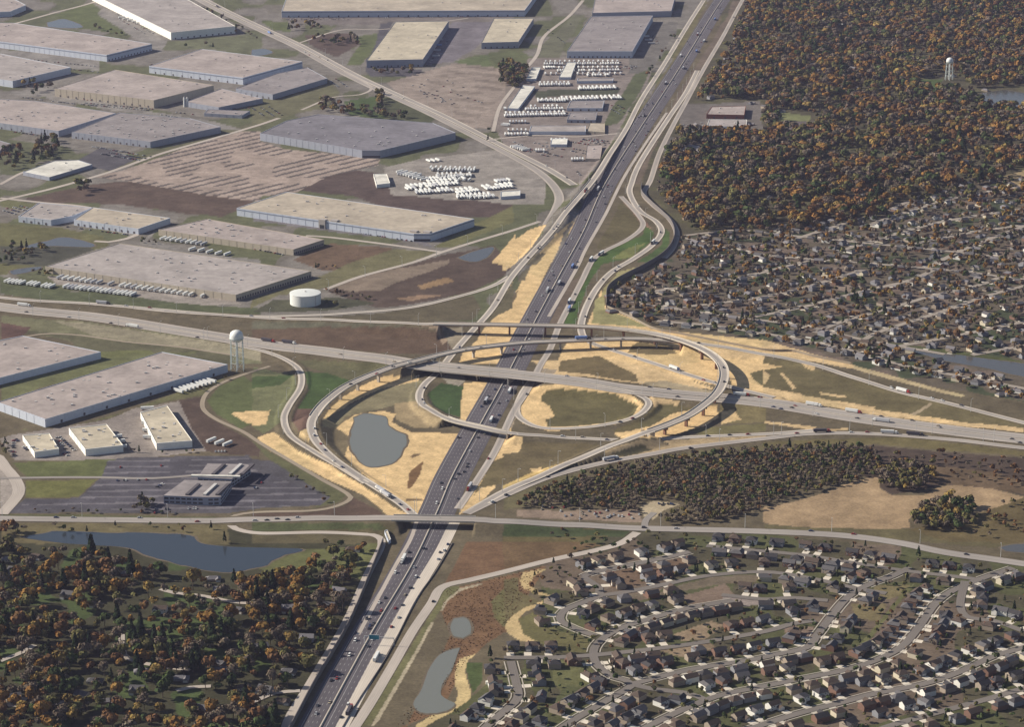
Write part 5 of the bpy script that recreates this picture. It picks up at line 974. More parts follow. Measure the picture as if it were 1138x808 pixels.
def house_parts(v):
    """front faces -Y; returns dict of mesh builders"""
    P = {}; w_ = MB(); r = MB()
    if v == 0:   # two-storey block, gabled, garage wing forward
        w_.prism([(-7,-4.5),(7,-4.5),(7,4.5),(-7,4.5)],0,5.6,top=False); w_.poly([(-7,-4.5,5.6),(-7,4.5,5.6),(-7,0,8.6)][::-1]); w_.poly([(7,-4.5,5.6),(7,4.5,5.6),(7,0,8.6)]); gable(r,-7,7,-4.5,4.5,5.5,8.7,'x')
        w_.prism([(.5,-9.5),(7,-9.5),(7,-4.5),(.5,-4.5)],0,2.9,top=False); w_.poly([(.5,-9.5,2.9),(7,-9.5,2.9),(3.75,-9.5,5.1)]); gable(r,.5,7,-9.5,-4.4,2.85,5.2,'y'); g = (3.75,-9.55); win = [(-5,-4.55,4.2),(-2.2,-4.55,4.2),(-5,-4.55,1.6),(3.7,-4.55,4.6)]
    elif v == 1: # hipped two-storey
        w_.prism([(-6.5,-5.5),(6.5,-5.5),(6.5,5.5),(-6.5,5.5)],0,5.7,top=False); hip(r,-6.5,6.5,-5.5,5.5,5.6,8.9); w_.prism([(-6.5,-10),(-.5,-10),(-.5,-5.5),(-6.5,-5.5)],0,3,top=False); hip(r,-6.5,-.5,-10,-5.0,2.95,4.9); g = (-3.5,-10.05); win = [(2,-5.55,4.3),(5,-5.55,4.3),(3.6,-5.55,1.6),(-3.5,-5.55,4.4)]
    elif v == 2: # front gable over hip
        w_.prism([(-7.5,-4),(7.5,-4),(7.5,5),(-7.5,5)],0,5.4,top=False); hip(r,-7.5,7.5,-4,5,5.3,8.4); w_.prism([(-7.5,-8.5),(-1,-8.5),(-1,-4),(-7.5,-4)],0,5.4,top=False); w_.poly([(-7.5,-8.5,5.4),(-1,-8.5,5.4),(-4.25,-8.5,8.0)]); gable(r,-7.5,-1,-8.5,0,5.3,8.05,'y'); g = (-4.25,-8.55); win = [(1,-4.05,4.1),(5,-4.05,4.1),(3,-4.05,1.5),(-4.25,-8.55,4.5)]
    elif v == 3: # ranch
        w_.prism([(-9,-4.5),(9,-4.5),(9,4.5),(-9,4.5)],0,3.0,top=False); hip(r,-9,9,-4.5,4.5,2.9,5.9); w_.prism([(2.5,-8),(9,-8),(9,-4.5),(2.5,-4.5)],0,3,top=False); w_.poly([(2.5,-8,3),(9,-8,3),(5.75,-8,5.2)]); gable(r,2.5,9,-8,-1,2.9,5.25,'y'); g = (5.75,-8.05); win = [(-6,-4.55,1.7),(-3,-4.55,1.7),(-.2,-4.55,1.5)]
    else:        # large two-storey, cross gabled, bay at the back
        w_.prism([(-8,-5),(8,-5),(8,5),(-8,5)],0,5.8,top=False); w_.poly([(-8,-5,5.8),(-8,5,5.8),(-8,0,9)][::-1]); w_.poly([(8,-5,5.8),(8,5,5.8),(8,0,9)]); gable(r,-8,8,-5,5,5.7,9.1,'x'); w_.prism([(-8,-9),(-2,-9),(-2,-5),(-8,-5)],0,5.6,top=False); w_.poly([(-8,-9,5.6),(-2,-9,5.6),(-5,-9,8)]); gable(r,-8,-2,-9,0,5.5,8.1,'y')
        w_.prism([(2,5),(6,5),(5.4,7),(2.6,7)],0,3); g = (-5,-9.05); win = [(0,-5.05,4.3),(3,-5.05,4.3),(6,-5.05,4.3),(3,-5.05,1.6),(-5,-9.05,4.5)]
    return w_, r, g, win
HP = [house_parts(v) for v in range(5)]; WM_, RM_ = {}, {}
gd = MB(); gd.box((0,0,1.25),(4.8,.12,2.5)); GDM = gd.mesh('garage_door', GD); wi = MB(); wi.box((0,0,0),(1.5,.14,1.4),0,0); wi.box((0,-.05,0),(1.2,.12,1.1),0,1); WIM = wi.mesh('window', [GD, GLASSM])
fd = MB(); fd.box((0,0,1.1),(1.1,.14,2.2)); FDM = fd.mesh('front_door', mat('door_dark',(.09,.05,.04))); ch = MB(); ch.box((0,0,0),(1.3,1.0,2.6)); CHM = ch.mesh('chimney', TRIM)
for v in range(5):
    for k in HW: WM_[v,k] = HP[v][0].mesh('wall', HWM[k])
    for k in HR: RM_[v,k] = HP[v][1].mesh('roof', HRM[k])
allroads = [(k, ROADS[k]['P'][:, :2], ROADS[k]['w']/2) for k in ROADS if k not in ('fw','xhm')]
ARP = np.vstack([p for _, p, _ in allroads]); ARW = np.concatenate([np.full(len(p), w_) for _, p, w_ in allroads]); ARK = np.concatenate([np.full(len(p), i) for i, (k, p, _) in enumerate(allroads)])
def road_gap(x, y): 
    d = np.hypot(ARP[:,0]-x, ARP[:,1]-y)-ARW; return d.min()
rh = random.Random(21); HOUSES = []; HPOS = np.zeros((0,2))
PONDPX = [[(1005,386),(1060,392),(1138,402),(1260,420),(1260,445),(1138,426),(1100,416),(1050,407)]]
BARE = [Z(15,[(60,330),(240,390),(390,410),(370,490),(240,490)]), Z(16,[(380,270),(540,270),(500,350),(400,330)]), Z(16,[(480,180),(640,185),(600,230),(540,250),(480,210)]), Z(15,[(740,400),(900,345),(960,360),(880,420),(780,430)]), Z(15,[(680,470),(900,430),(930,460),(780,500)]),
        Z(15,[(440,215),(720,195),(900,150),(1138,140),(1138,160),(900,185),(720,215),(500,245)]), Z(15,[(755,200),(960,180),(940,270),(770,270)]),Z(15,[(460,100),(560,85),(560,190),(460,190)])]
def try_house(x, y, ang, key, side, gap=9.5, mind=15.0, drive=True, vs=(0,1,2,4)):
    global HPOS
    u, v_ = PX(x, y, 0)
    if not (-60 < u < 1250 and 150 < v_ < 900): return False
    if road_gap(x, y) < gap: return False
    if len(HPOS) and np.hypot(HPOS[:,0]-x, HPOS[:,1]-y).min() < mind: return False
    uu, vv = np.array([u]), np.array([v_])
    if any(inpoly(uu, vv, P)[0] for P in PONDPX+BARE): return False
    HPOS = np.vstack([HPOS, [x, y]]); HOUSES.append(dict(x=x, y=y, a=ang, key=key, side=side, u=u, v=v_, var=rh.choice(vs), drive=drive)); return True
OUTR = [(590,640),(640,605),(715,592),(790,596),(850,600),(937,604),(1001,612),(1060,624),(1138,640),(1300,665),(1300,900),(420,900),(500,800),(536,742),(545,720),(600,720),(600,690),(580,660)]
def row_houses(key, P, pitch, setback, bounds=None, minf=1.0, **kw):
    R = ROADS[key]; S, T, N_, cum = R['P'], R['T'], R['N'], R['cum']
    for side in (1, -1):
        s = rh.uniform(6, 12)
        while s < cum[-1]-4:
            i = int(np.searchsorted(cum, s)); i = min(i, len(S)-1); off = R['w']/2+setback+rh.uniform(-1,1.5)
            x = S[i,0]+N_[i,0]*side*off; y = S[i,1]+N_[i,1]*side*off
            u, v_ = PX(x, y, 0)
            if (bounds is None or inpoly(np.array([u]), np.array([v_]), bounds)[0]) and rh.random() < minf:
                fx, fy = -N_[i,0]*side, -N_[i,1]*side; ang = math.atan2(fx, -fy)+rh.uniform(-.06,.06)
                try_house(x, y, ang, key, side, **kw)
            s += pitch+rh.uniform(-1.0,2.0)
for k in ('s0','s3','s4','s7','s1','s2','s8','s5','s6','s9','s11','s2b','s10','s12'): row_houses(k, None, 15.6, 16.5, OUTR, .99, mind=13.5)
HN_NEAR = len(HOUSES)
MIDR = [(676,332),(690,318),(748,292),(757,266),(870,252),(960,240),(1060,205),(1250,190),(1250,460),(1138,447),(1060,428),(1000,414),(950,402),(905,389),(850,379),(790,371),(727,362),(680,348)]
for k in SN: row_houses(k, None, 17.0, 13.0, MIDR, .92, minf=.93) if False else row_houses(k, None, 17.0, 13.0, MIDR, .93, vs=(0,1,2,3,3,4))
# second and third rows behind the lanes, then scattered homes in the woods
for q in range(2200):
    u, v_ = rh.uniform(676,1240), rh.uniform(195,445)
    if not inpoly(np.array([u]), np.array([v_]), MIDR)[0]: continue
    x, y, _ = U(u, v_); try_house(x, y, rh.choice((.5,.5,2.07,3.6))+rh.uniform(-.1,.1), 'mid', 1, gap=8, minz=0) if False else try_house(x, y, rh.choice((.5,.5,2.07,3.6))+rh.uniform(-.1,.1), 'mid', 1, gap=8, minD=0) if False else try_house(x, y, rh.choice((.5,.5,2.07,3.6))+rh.uniform(-.1,.1), 'mid', 1, gap=8, mind=21, drive=False, vs=(3,3,0,1))
WOODR = [(-40,610),(130,618),(230,650),(330,640),(395,640),(370,700),(318,780),(250,880),(-60,880)]
for (x, y, a, nm, mk) in [(p[0],p[1],rh.uniform(-.5,.5),None,None) for p in Z(13,[(160,68),(325,118),(65,135),(100,262),(385,275),(150,340),(415,612),(300,240),(560,140),(740,490),(700,305),(960,220),(790,600),(960,575),(1060,640),(240,710),(430,780),(960,535),(620,570),(360,680),(600,655),(930,165),(60,690),(480,700),(880,740),(40,80),(1040,300)])+Z(14,[(335,290),(160,570),(160,300),(430,70),(380,225),(60,655),(240,430),(130,700),(440,35),(40,470)])]:
    X, Y, _ = U(x, y); 
    if road_gap(X, Y) > 4: HOUSES.append(dict(x=X, y=Y, a=a, key='woods', side=1, u=x, v=y, var=rh.choice((3,3,4)), drive=False)); HPOS = np.vstack([HPOS, [X, Y]])
fr = random.Random(9); nf = 0
for q in range(900):
    u, v_ = fr.uniform(735,1200), fr.uniform(8,250)
    if not inpoly(np.array([u]), np.array([v_]), [(742,225),(775,120),(835,0),(1200,0),(1200,250),(960,250),(770,255)])[0]: continue
    x, y, _ = U(u, v_); 
    if nf < 130 and road_gap(x,y) > 10 and np.hypot(HPOS[:,0]-x, HPOS[:,1]-y).min() > 40: HOUSES.append(dict(x=x,y=y,a=fr.uniform(0,3.1),key='forest',side=1,u=u,v=v_,var=fr.choice((3,3,0,4)),drive=False)); HPOS = np.vstack([HPOS,[x,y]]); nf += 1
for h in HOUSES:
    h['w'] = rh.choice(('tan','tan','white','grey','brick','cream','tan','grey','brick','grey','tan')); h['r'] = rh.choice(('dark grey','brown','brown','grey','dark grey','brown')) if h['key'] in ST else rh.choice(('light grey','light grey','grey','grey','brown'))
for h in HOUSES:
    h['s'] = .84 if h['key'] in ST else .78
    if h['key'] == 'n1': h['w'] = rh.choice(('white','cream','white','grey'))
vis = [h for h in HOUSES if -12 < h['u'] < 1150 and -5 < h['v'] < 818]
vis.sort(key=lambda h: -h['v']); near = vis[:298]; nid = set(id(h) for h in near)
STORY = {0:'gabled two-storey',1:'hip roofed two-storey',2:'front gabled',3:'low ranch style',4:'wide cross gabled'}
SHORT = {0:'gabled',1:'hip-roofed',2:'front-gabled',3:'ranch',4:'cross-gabled'}
rowc = {}
for h in near: rowc.setdefault((h['key'], h['side']), []).append(h)
for (key, side), L_ in rowc.items():
    diag = key in ('s3','s4','s9','s2b','s11','s7'); L_.sort(key=lambda h: (h['v'] if diag else h['u'])); far_side = np.mean([0])
    R = ROADS.get(key)
    sd_ = 'far' if (R is not None and sum(R['N'][:,1])*side > 0) else 'near'
    if diag: sd_ = 'left' if (R is not None and sum(R['N'][:,0])*side < 0) else 'right'
    place = (ST.get(key) or SN.get(key) or ({'woods':('the autumn woods at the lower left',)}.get(key)) or ('the old neighbourhood behind the noise wall',))[0]
    for n, h in enumerate(L_):
        lab = '%s %s house, %s roof, %s %s, %s side of %s' % (h['w'], SHORT[h['var']], h['r'], ordn(n+1), 'from top' if diag else 'from left', sd_, place) if (key in ST or key in SN) else '%s %s house with %s roof, %s from left in %s' % (h['w'], SHORT[h['var']], h['r'], ordn(n+1), place)
        if len(lab.split()) > 16 and key not in ('woods','mid','forest'): lab = '%s house, %s roof, %s %s, %s side of %s' % (h['w'], h['r'], ordn(n+1), 'from top' if diag else 'from left', sd_, place)
        h['lab'] = lab
for h in near:
    v = h['var']; w_, r, g, win = HP[v]; root = empty('house', (h['x'],h['y'],.05), h['a'], h['lab'], 'house', 'houses of the neighbourhoods'); root.scale = (h['s'],)*3
    link('wall', WM_[v,h['w']], root); rf = link('roof', RM_[v,h['r']], root); link('garage_door', GDM, root, (g[0],g[1],0))
    for (a, b_, c) in win[:3]: link('window', WIM, root, (a,b_,c))
    if rh.random() < .35: link('chimney', CHM, rf, (rh.choice((-4.5,4.5)), 1.5, 7.2 if v != 3 else 4.9))
# every farther house in one mesh
def merge(items, name, mats_, label, cat=None, kind='stuff'):
    Vs, Fs, Ms = [], [], []; o = 0
    for (mb, x, y, z, a, mi, s) in items:
        v = np.array(mb.v)*s; ca, sa = math.cos(a), math.sin(a); q = np.stack([v[:,0]*ca-v[:,1]*sa+x, v[:,0]*sa+v[:,1]*ca+y, v[:,2]+z], 1)
        Vs.append(q); Fs += [[i+o for i in f] for f in mb.f]; Ms += [mi]*len(mb.f); o += len(v)
    ob = link(name, mesh_np(name, np.vstack(Vs), Fs, mats_, mi=Ms)); tag(ob, label, cat, None, kind); return ob
far = [h for h in HOUSES if id(h) not in nid]; hk = list(HW); rk_ = list(HR); it = []
for h in far:
    w_, r, g, win = HP[h['var']]; it.append((w_, h['x'], h['y'], .05, h['a'], hk.index(h['w']), h['s'])); it.append((r, h['x'], h['y'], .05, h['a'], len(hk)+rk_.index(h['r']), h['s']))
if it: merge(it, 'distant_houses', [HWM[k] for k in hk]+[HRM[k] for k in rk_], 'dense rows of small houses of the old neighbourhood and forest homes on the right', 'houses')
# driveways: one sheet of concrete strips from each garage to its street
m = MB()
for h in HOUSES:
    if not h['drive']: continue
    g = HP[h['var']][2]; ca, sa = math.cos(h['a']), math.sin(h['a']); L_ = 8.4 if h['key'] in ST else 4
    for (x0,x1,y0,y1) in ((g[0]-3.4,g[0]+3.4,g[1]-L_,g[1]+.2),):
        m.poly([(h['x']+a*ca-b_*sa, h['y']+a*sa+b_*ca, .16) for a, b_ in ((x0,y0),(x1,y0),(x1,y1),(x0,y1))])
o = m.obj('driveways', DRV); o['kind'] = 'structure'
# pale pavements along the subdivision streets, broken where streets meet
for k in ('s7','s2b','s1','s9','s4','s3','s5'):
    R = ROADS[k]; own = list(x for x,_,_ in allroads).index(k); oth = ARK != own
    for sg in (-1,1):
        S2 = R['P'].copy(); S2[:,:2] += R['N']*sg*(R['w']/2+1.9); q = MB(); run = []
        for j in range(len(S2)+1):
            ok = j < len(S2) and (np.hypot(ARP[oth,0]-S2[j,0], ARP[oth,1]-S2[j,1])-ARW[oth]).min() > 1.0
            if ok: run.append(j)
            else:
                if len(run) > 2: strip(S2[run], R['N'][run], 0, 1.0, .02, .24, q)
                run = []
        if q.v: o = q.obj('pavement', mat('pavement_concrete',(.42,.38,.32))); o['kind'] = 'structure'
# ------------------------------------------------------------------ trees
LEAF = mat('autumn_foliage', (1,1,1), rough=1.0, attr=True, spec=.05); TRK = mat('bark', (.09,.07,.055), n1=.2, s1=2)
PAL = {'orange':(.225,.125,.040),'rust':(.165,.092,.045),'golden':(.215,.150,.050),'olive':(.122,.112,.046),'green':(.060,.080,.032),'bare grey':(.135,.108,.082),'dark green':(.022,.034,.017)}
def crown_np(rs, R, Hc, zc, n, leaf, lobes=6):
    """leaf clumps spread over several lobes: returns quads (n,4,3)"""
    ph = rs.random(lobes)*2*math.pi; rr = rs.random(lobes)**.5*R*.55; L_ = np.stack([np.cos(ph)*rr, np.sin(ph)*rr, zc+(rs.random(lobes)-.4)*Hc*.5], 1); lr = R*(.42+.25*rs.random(lobes)); L_[0] = (0,0,zc+.1*Hc); lr[0] = R*.62
    li = rs.integers(0, lobes, n); d = rs.normal(size=(n,3)); d[:,2] = abs(d[:,2])*.9-.25; d /= np.linalg.norm(d,axis=1)[:,None]
    c = L_[li]+d*lr[li][:,None]*np.array([1,1,Hc/(2*R)*1.15])*(.75+.3*rs.random(n))[:,None]
    nn = d+rs.normal(size=(n,3))*.24; nn /= np.linalg.norm(nn,axis=1)[:,None]; u = np.cross(nn, rs.normal(size=(n,3))); u /= np.linalg.norm(u,axis=1)[:,None]; v = np.cross(nn,u); s = (leaf*(.6+.8*rs.random(n)))[:,None]*.5
    return np.stack([c-u*s-v*s*.8, c+u*s-v*s*.8, c+u*s*.8+v*s, c-u*s*.8+v*s], 1)
def conifer_np(rs, R, Hc, n, leaf):
    t = rs.random(n)**.6; z = Hc*(1-t)*.96+.8; r = R*t*(.7+.4*rs.random(n)); a = rs.random(n)*6.283; c = np.stack([np.cos(a)*r, np.sin(a)*r, z], 1)
    nn = np.stack([np.cos(a), np.sin(a), np.full(n,.5)],1)+rs.normal(size=(n,3))*.3; nn /= np.linalg.norm(nn,axis=1)[:,None]; u = np.cross(nn, rs.normal(size=(n,3))); u /= np.linalg.norm(u,axis=1)[:,None]; v = np.cross(nn,u); s = (leaf*(.6+.6*rs.random(n)))[:,None]*.5
    return np.stack([c-u*s-v*s, c+u*s-v*s, c+u*s+v*s, c-u*s+v*s], 1)
def qmesh(name, Q, tint, mtl):
    n = len(Q); V = Q.reshape(-1,3); Fq = np.arange(n*4).reshape(n,4); col = np.ones((n*4,4), np.float32); col[:,:3] = np.repeat(tint, 4, axis=0); return mesh_np(name, V, Fq, mtl, col=col)
def tints(rs, c, n, amp=.35): return np.array(c)[None,:]*(1-amp+2*amp*rs.random(n))[:,None]*(1+.14*(rs.random((n,3))-.5))
CR = {}; cs = np.random.default_rng(5)
for kn, c in PAL.items():
    for q in range(4):
        n = 260; CR[kn,q] = qmesh('crown', crown_np(cs, 1.0, 1.5, 1.35, n, .33 if kn != 'bare grey' else .20, 6) if kn != 'dark green' else conifer_np(cs, .62, 2.7, n, .34), tints(cs, c, n), LEAF)
def trunk_mesh(q):
    m = MB(); rs = random.Random(q); m.tube((0,0,-.05),(0.02,0,.7),.062,.045,7); m.tube((.02,0,.7),(.05,.03,1.5),.045,.015,6)
    for k in range(4):
        a = rs.uniform(0,6.28); m.tube((.02,0,.55+.12*k),(math.cos(a)*.5,math.sin(a)*.5,1.0+.15*k),.025,.008,5)
    return m.mesh('trunk', TRK)
TK = [trunk_mesh(q) for q in range(3)]
def allowed(x, y, gap=2.0, hd=7.5):
    if road_gap(x, y) < gap: return False
    if np.hypot(HPOS[:,0]-x, HPOS[:,1]-y).min() < hd: return False
    for P in OBST:
        xs = [p[0] for p in P]; ys = [p[1] for p in P]
        if min(xs)-4 < x < max(xs)+4 and min(ys)-4 < y < max(ys)+4 and inpoly(np.array([x]), np.array([y]), P)[0]: return False
    return True
TREES = []                                # x, y, z, R, H, palette
tr = random.Random(31)
def pick(ws): 
    ks = list(ws); return tr.choices(ks, [ws[k] for k in ks])[0]
def wood(P, spacing, Rr, pal, prob=1.0, holes=(), gap=2.0, k=0, clump=0.0, hd=7.5, tag_='wood'):
    P = Z(k, P); A = UA(P); xs, ys = A[:,0], A[:,1]; P2 = [tuple(p) for p in A]; HA = [[tuple(p) for p in UA(Z(hk_, h))] for hk_, h in holes]
    nx_, ny_ = int((xs.max()-xs.min())/spacing)+1, int((ys.max()-ys.min())/spacing)+1
    g = np.stack(np.meshgrid(np.arange(nx_), np.arange(ny_)), -1).reshape(-1,2).astype(float); g += RNG.random(g.shape)*.9; X = xs.min()+g[:,0]*spacing; Y = ys.min()+g[:,1]*spacing
    ok = inpoly(X, Y, P2)
    for h in HA: ok &= ~inpoly(X, Y, h)
    den = vnoise(X/55+11, Y/55+3); ok &= RNG.random(len(X)) < prob*(1 if clump == 0 else np.clip((den-.5)*clump+.6, 0.03, 1))
    tone = vnoise(X/70+40, Y/90+8)
    for x, y, t in zip(X[ok], Y[ok], tone[ok]):
        if not allowed(x, y, gap, hd): continue
        R_ = tr.uniform(*Rr)*(1.0 if tr.random() > .12 else 1.25); kn = pick(pal)
        if t > .62 and tr.random() < .5 and 'orange' in pal: kn = tr.choice(('orange','golden','rust','orange','bare grey'))
        TREES.append((x, y, 0, R_, min(R_,9)*tr.uniform(.9,1.15), kn, tag_))
AUT = {'orange':2.2,'rust':2,'golden':1.1,'olive':3.0,'green':2.4,'bare grey':3.0,'dark green':.5}
# woods at the lower left
pond2 = (0,[(20,588),(330,604),(338,614),(290,634),(245,640),(205,633),(163,622),(100,610),(50,606)])
wood([(-60,600),(0,606),(20,613),(100,619),(160,634),(205,646),(250,652),(300,648),(335,634),(372,616),(402,622),(392,645),(378,690),(352,738),(322,790),(285,850),(240,900),(-80,900)], 8.8, (3.6,7.2), {**AUT,'dark green':1.6,'olive':3.6}, .98, [pond2,(13,[(200,230),(270,240),(300,290),(200,310),(130,300)]),(13,[(440,540),(520,540),(540,580),(450,580)]),(13,[(0,470),(90,470),(40,520),(0,520)]),(14,[(60,120),(200,110),(250,150),(100,165)]),(14,[(20,545),(90,540),(100,575),(30,585)]),(14,[(60,700),(150,700),(150,740),(60,740)]),(13,[(930,680),(1000,660),(1010,760),(930,770)]),(13,[(720,140),(800,140),(810,170),(730,175)])], clump=.9, gap=.5, hd=9)
wood([(0,585),(30,590),(30,600),(0,606)], 9, (3,5), {'bare grey':2,'rust':1,'olive':1}, .5); wood([(330,606),(425,602),(405,622),(345,614)], 11, (3,5), AUT, .35)
# forest at the upper right
wood([(728,212),(740,175),(775,112),(812,50),(845,-30),(1250,-30),(1250,200),(1100,222),(1010,226),(960,250),(880,256),(775,262),(755,246)], 13.0, (6.0,11.5), {'orange':2.4,'rust':2.2,'golden':1.2,'olive':3.8,'green':2.6,'bare grey':5.2,'dark green':.4}, .99, [(3,[(750,440),(1138,430),(1138,590),(750,590)]),(4,[(915,385),(1138,375),(1290,390),(1290,480),(1010,480),(930,445)]),(4,[(60,485),(210,490),(250,560),(60,570)]),(4,[(660,345),(780,335),(860,340),(900,398),(740,400),(680,395)]),(4,[(1040,765),(1138,735),(1138,810),(1060,810)])], clump=1.2, gap=2.0, hd=12)
wood([(728,212),(740,175),(775,112),(812,50),(845,-30),(1250,-30),(1250,200),(1100,222),(1010,226),(960,250),(880,256),(775,262),(755,246)], 13.0, (3.0,5.0), {'olive':3,'bare grey':3,'rust':2,'green':1}, .55, [(3,[(750,440),(1138,430),(1138,590),(750,590)]),(4,[(915,385),(1138,375),(1290,390),(1290,480),(1010,480),(930,445)]),(4,[(60,485),(210,490),(250,560),(60,570)]),(4,[(660,345),(780,335),(860,340),(900,398),(740,400),(680,395)]),(4,[(1040,765),(1138,735),(1138,810),(1060,810)])], gap=2.0, hd=12)
# trees inside the old neighbourhood
wood(MIDR, 10.5, (2.6,5.0), {'orange':1.5,'rust':1.6,'golden':.6,'olive':2,'green':1.6,'bare grey':5.4,'dark green':.6}, .55, [(0,[(1000,384),(1060,390),(1138,400),(1240,415),(1240,445),(1138,428),(1100,418),(1040,407)]),(8,[(560,710),(1138,790),(1138,840),(560,740)])], gap=1.0, hd=8)
# young trees in the new subdivision
wood(OUTR, 11, (1.5,3.1), {'green':3,'olive':2,'rust':1.0,'bare grey':2,'dark green':2}, .55, [(15,[(400,210),(720,190),(900,145),(1138,130),(1138,170),(900,190),(720,230),(440,260)]),(15,[(755,200),(960,180),(940,270),(770,270)])], gap=.8, hd=8.5)
# scrub woods between the lower right ramp and the overpass road
SCR = {'bare grey':6.5,'olive':3,'rust':1.0,'golden':.25,'green':2.0,'dark green':.3}
wood([(575,565),(600,545),(650,530),(690,520),(760,508),(850,500),(905,497),(955,497),(975,508),(990,525),(940,540),(880,553),(846,568),(800,580),(738,585),(730,572),(660,566)], 6.2, (2.2,3.8), SCR, .95, [(11,[(590,615),(780,615),(790,660),(650,705),(590,690)])], gap=3, tag_='scrub')
wood([(975,528),(990,520),(1010,518),(1036,522),(1038,540),(1020,548),(990,545),(976,540)], 7.5, (3.5,5.5), {'bare grey':3,'olive':3,'golden':1}, .95, tag_='scrub'); wood([(1012,580),(1020,566),(1045,557),(1075,560),(1085,570),(1080,585),(1060,592),(1020,590)], 7.5, (3.5,6), {'bare grey':2,'olive':3,'golden':1,'green':2}, .97, tag_='scrub')
wood([(960,500),(1060,505),(1138,512),(1240,525),(1240,555),(1138,545),(1040,530),(1010,522)], 11, (2.0,3.6), {'bare grey':3,'rust':2,'olive':1}, .55, tag_='scrub'); wood([(1085,575),(1138,552),(1220,560),(1220,620),(1138,605),(1060,596)], 10, (2,3.6), {'bare grey':2,'rust':2,'olive':2}, .45, tag_='scrub')
# clumps in the industrial park
for k, P, sp, Rr, pr in ((3,[(10,285),(100,300),(90,360),(50,395),(0,370)],10,(5,8),.95),(2,[(1080,290),(1138,270),(1138,390),(1090,370)],10,(5,8),.9),(5,[(30,300),(60,290),(200,290),(200,330),(120,360),(0,370)],9,(3,4.5),.45),(5,[(330,30),(400,30),(390,65),(340,65)],14,(6,9),.8),(1,[(180,620),(250,600),(260,690),(170,720),(100,740)],14,(5,8),.8),(1,[(0,660),(90,650),(130,700),(60,740),(0,740)],14,(4,7),.7),
    (1,[(0,300),(230,385),(260,420),(100,420)],15,(4,7),.35),(2,[(150,100),(300,100),(300,135),(160,135)],14,(4,6),.6),(2,[(300,440),(440,470),(640,500),(700,530),(560,525),(300,490)],13,(4,7),.65),(2,[(540,400),(570,400),(580,500),(550,520)],11,(4,6),.8),(2,[(260,170),(460,160),(460,200),(280,195)],15,(4,7),.4),(1,[(640,300),(760,290),(790,330),(650,330)],14,(3,5),.5),(1,[(780,190),(960,200),(1000,215),(800,215)],16,(3,5),.3),
    (2,[(500,300),(600,310),(700,310),(700,330),(520,330)],14,(4,6),.5),(2,[(940,540),(1040,560),(1040,620),(980,620)],14,(3,5),.4),(9,[(600,620),(690,620),(690,660),(580,670)],8,(3,5),.8),(10,[(90,450),(330,590),(300,640),(340,620),(230,560),(110,480)],10,(1.8,3),.7),(9,[(60,655),(1000,668),(1000,680),(60,672)],12,(1.5,2.6),.55),(9,[(560,400),(880,402),(880,412),(560,415)],10,(1.6,2.6),.5),
    (9,[(0,370),(40,360),(50,430),(20,440)],9,(2,4),.6),(9,[(740,140),(900,130),(1000,60),(1000,80),(900,150),(740,165)],10,(2,3.4),.5),(5,[(130,400),(230,400),(240,430),(150,425)],9,(2.5,4),.6),(5,[(610,262),(700,270),(690,285),(620,280)],10,(2,3.4),.7),(6,[(310,480),(420,490),(540,515),(540,535),(330,510)],9,(2,3.2),.55),(6,[(340,370),(370,380),(370,395),(260,385)],8,(1.8,2.6),.7),
    (13,[(0,30),(40,40),(300,50),(300,60),(0,60)],9,(2.5,4),.5),(13,[(900,0),(1138,-10),(1138,5),(940,8)],12,(2,3.5),.35),(10,[(280,715),(520,745),(500,780),(300,770)],13,(2.5,4.5),.35),(11,[(0,730),(500,755),(420,790),(0,770)],13,(1.6,3),.4),(9,[(0,712),(990,725),(990,760),(0,755)],13,(1.6,3),.3),(3,[(880,580),(1138,590),(1138,700),(720,760),(700,690),(800,600)],11,(5,8),.7),(6,[(90,540),(160,540),(350,520),(380,560),(200,560)],11,(2,3.5),.5),
    (1,[(360,110),(560,150),(560,165),(380,130)],14,(3,4.5),.5),(4,[(0,480),(60,480),(60,600),(0,600)],12,(4,7),.7),(3,[(740,590),(900,580),(900,620),(860,700),(720,690)],12,(4,7),.35),(1,[(870,20),(1000,100),(1138,160),(1138,180),(1000,140),(860,60)],14,(3,5),.35),(3,[(730,160),(760,150),(640,330),(620,330)],13,(2.5,4),.3)):
    wood(P, sp, Rr, {'olive':3,'bare grey':4,'rust':1.4,'golden':1,'green':2,'dark green':1}, pr, k=k, gap=1.5, tag_='clump')
vis = [t for t in TREES]; tv = []
for t in TREES:
    u, v_ = PX(t[0], t[1], 0); tv.append((v_, u))
order = sorted(range(len(TREES)), key=lambda i: -tv[i][0]*1.0-min(TREES[i][3],7)*6)
near_i = [i for i in order if -6 < tv[i][1] < 1144 and 560 < tv[i][0] < 816 and TREES[i][3] > 2.0]
# the 290 that show largest
near_i.sort(key=lambda i: -TREES[i][3]*(tv[i][0]+450)); near_i = near_i[:295]; ns = set(near_i)
LMK = [(z_[0],z_[1],n_) for n_, z_ in (('the left frontage road wall',(345,745)),('the left pond shore',(230,640)),('the white house by the frontage road',(365,676)),('the long white roofed house in the woods',(106,758)),('the grey curved lane in the woods',(136,720)),('the bottom left corner',(15,800)),('the lower end of the frontage road',(300,800)),('the green lawn at the left',(62,670)),('the reedy west end of the pond',(40,606)),('the scrub clearing with parked cars',(740,562)),('the plowed field',(900,560)),('the left picture edge',(4,700)),('the small lane by the left edge',(20,726)),('the upper corner of the frontage road',(405,625)),('the shaded lane below the pond',(225,664)),('the bottom edge',(190,803)),('the dark conifers near the bottom edge',(140,785)),('the island of trees in the plowed field',(1045,575)),('the new subdivision',(850,700)),('the overpass road',(650,590)))]
cnt = {}
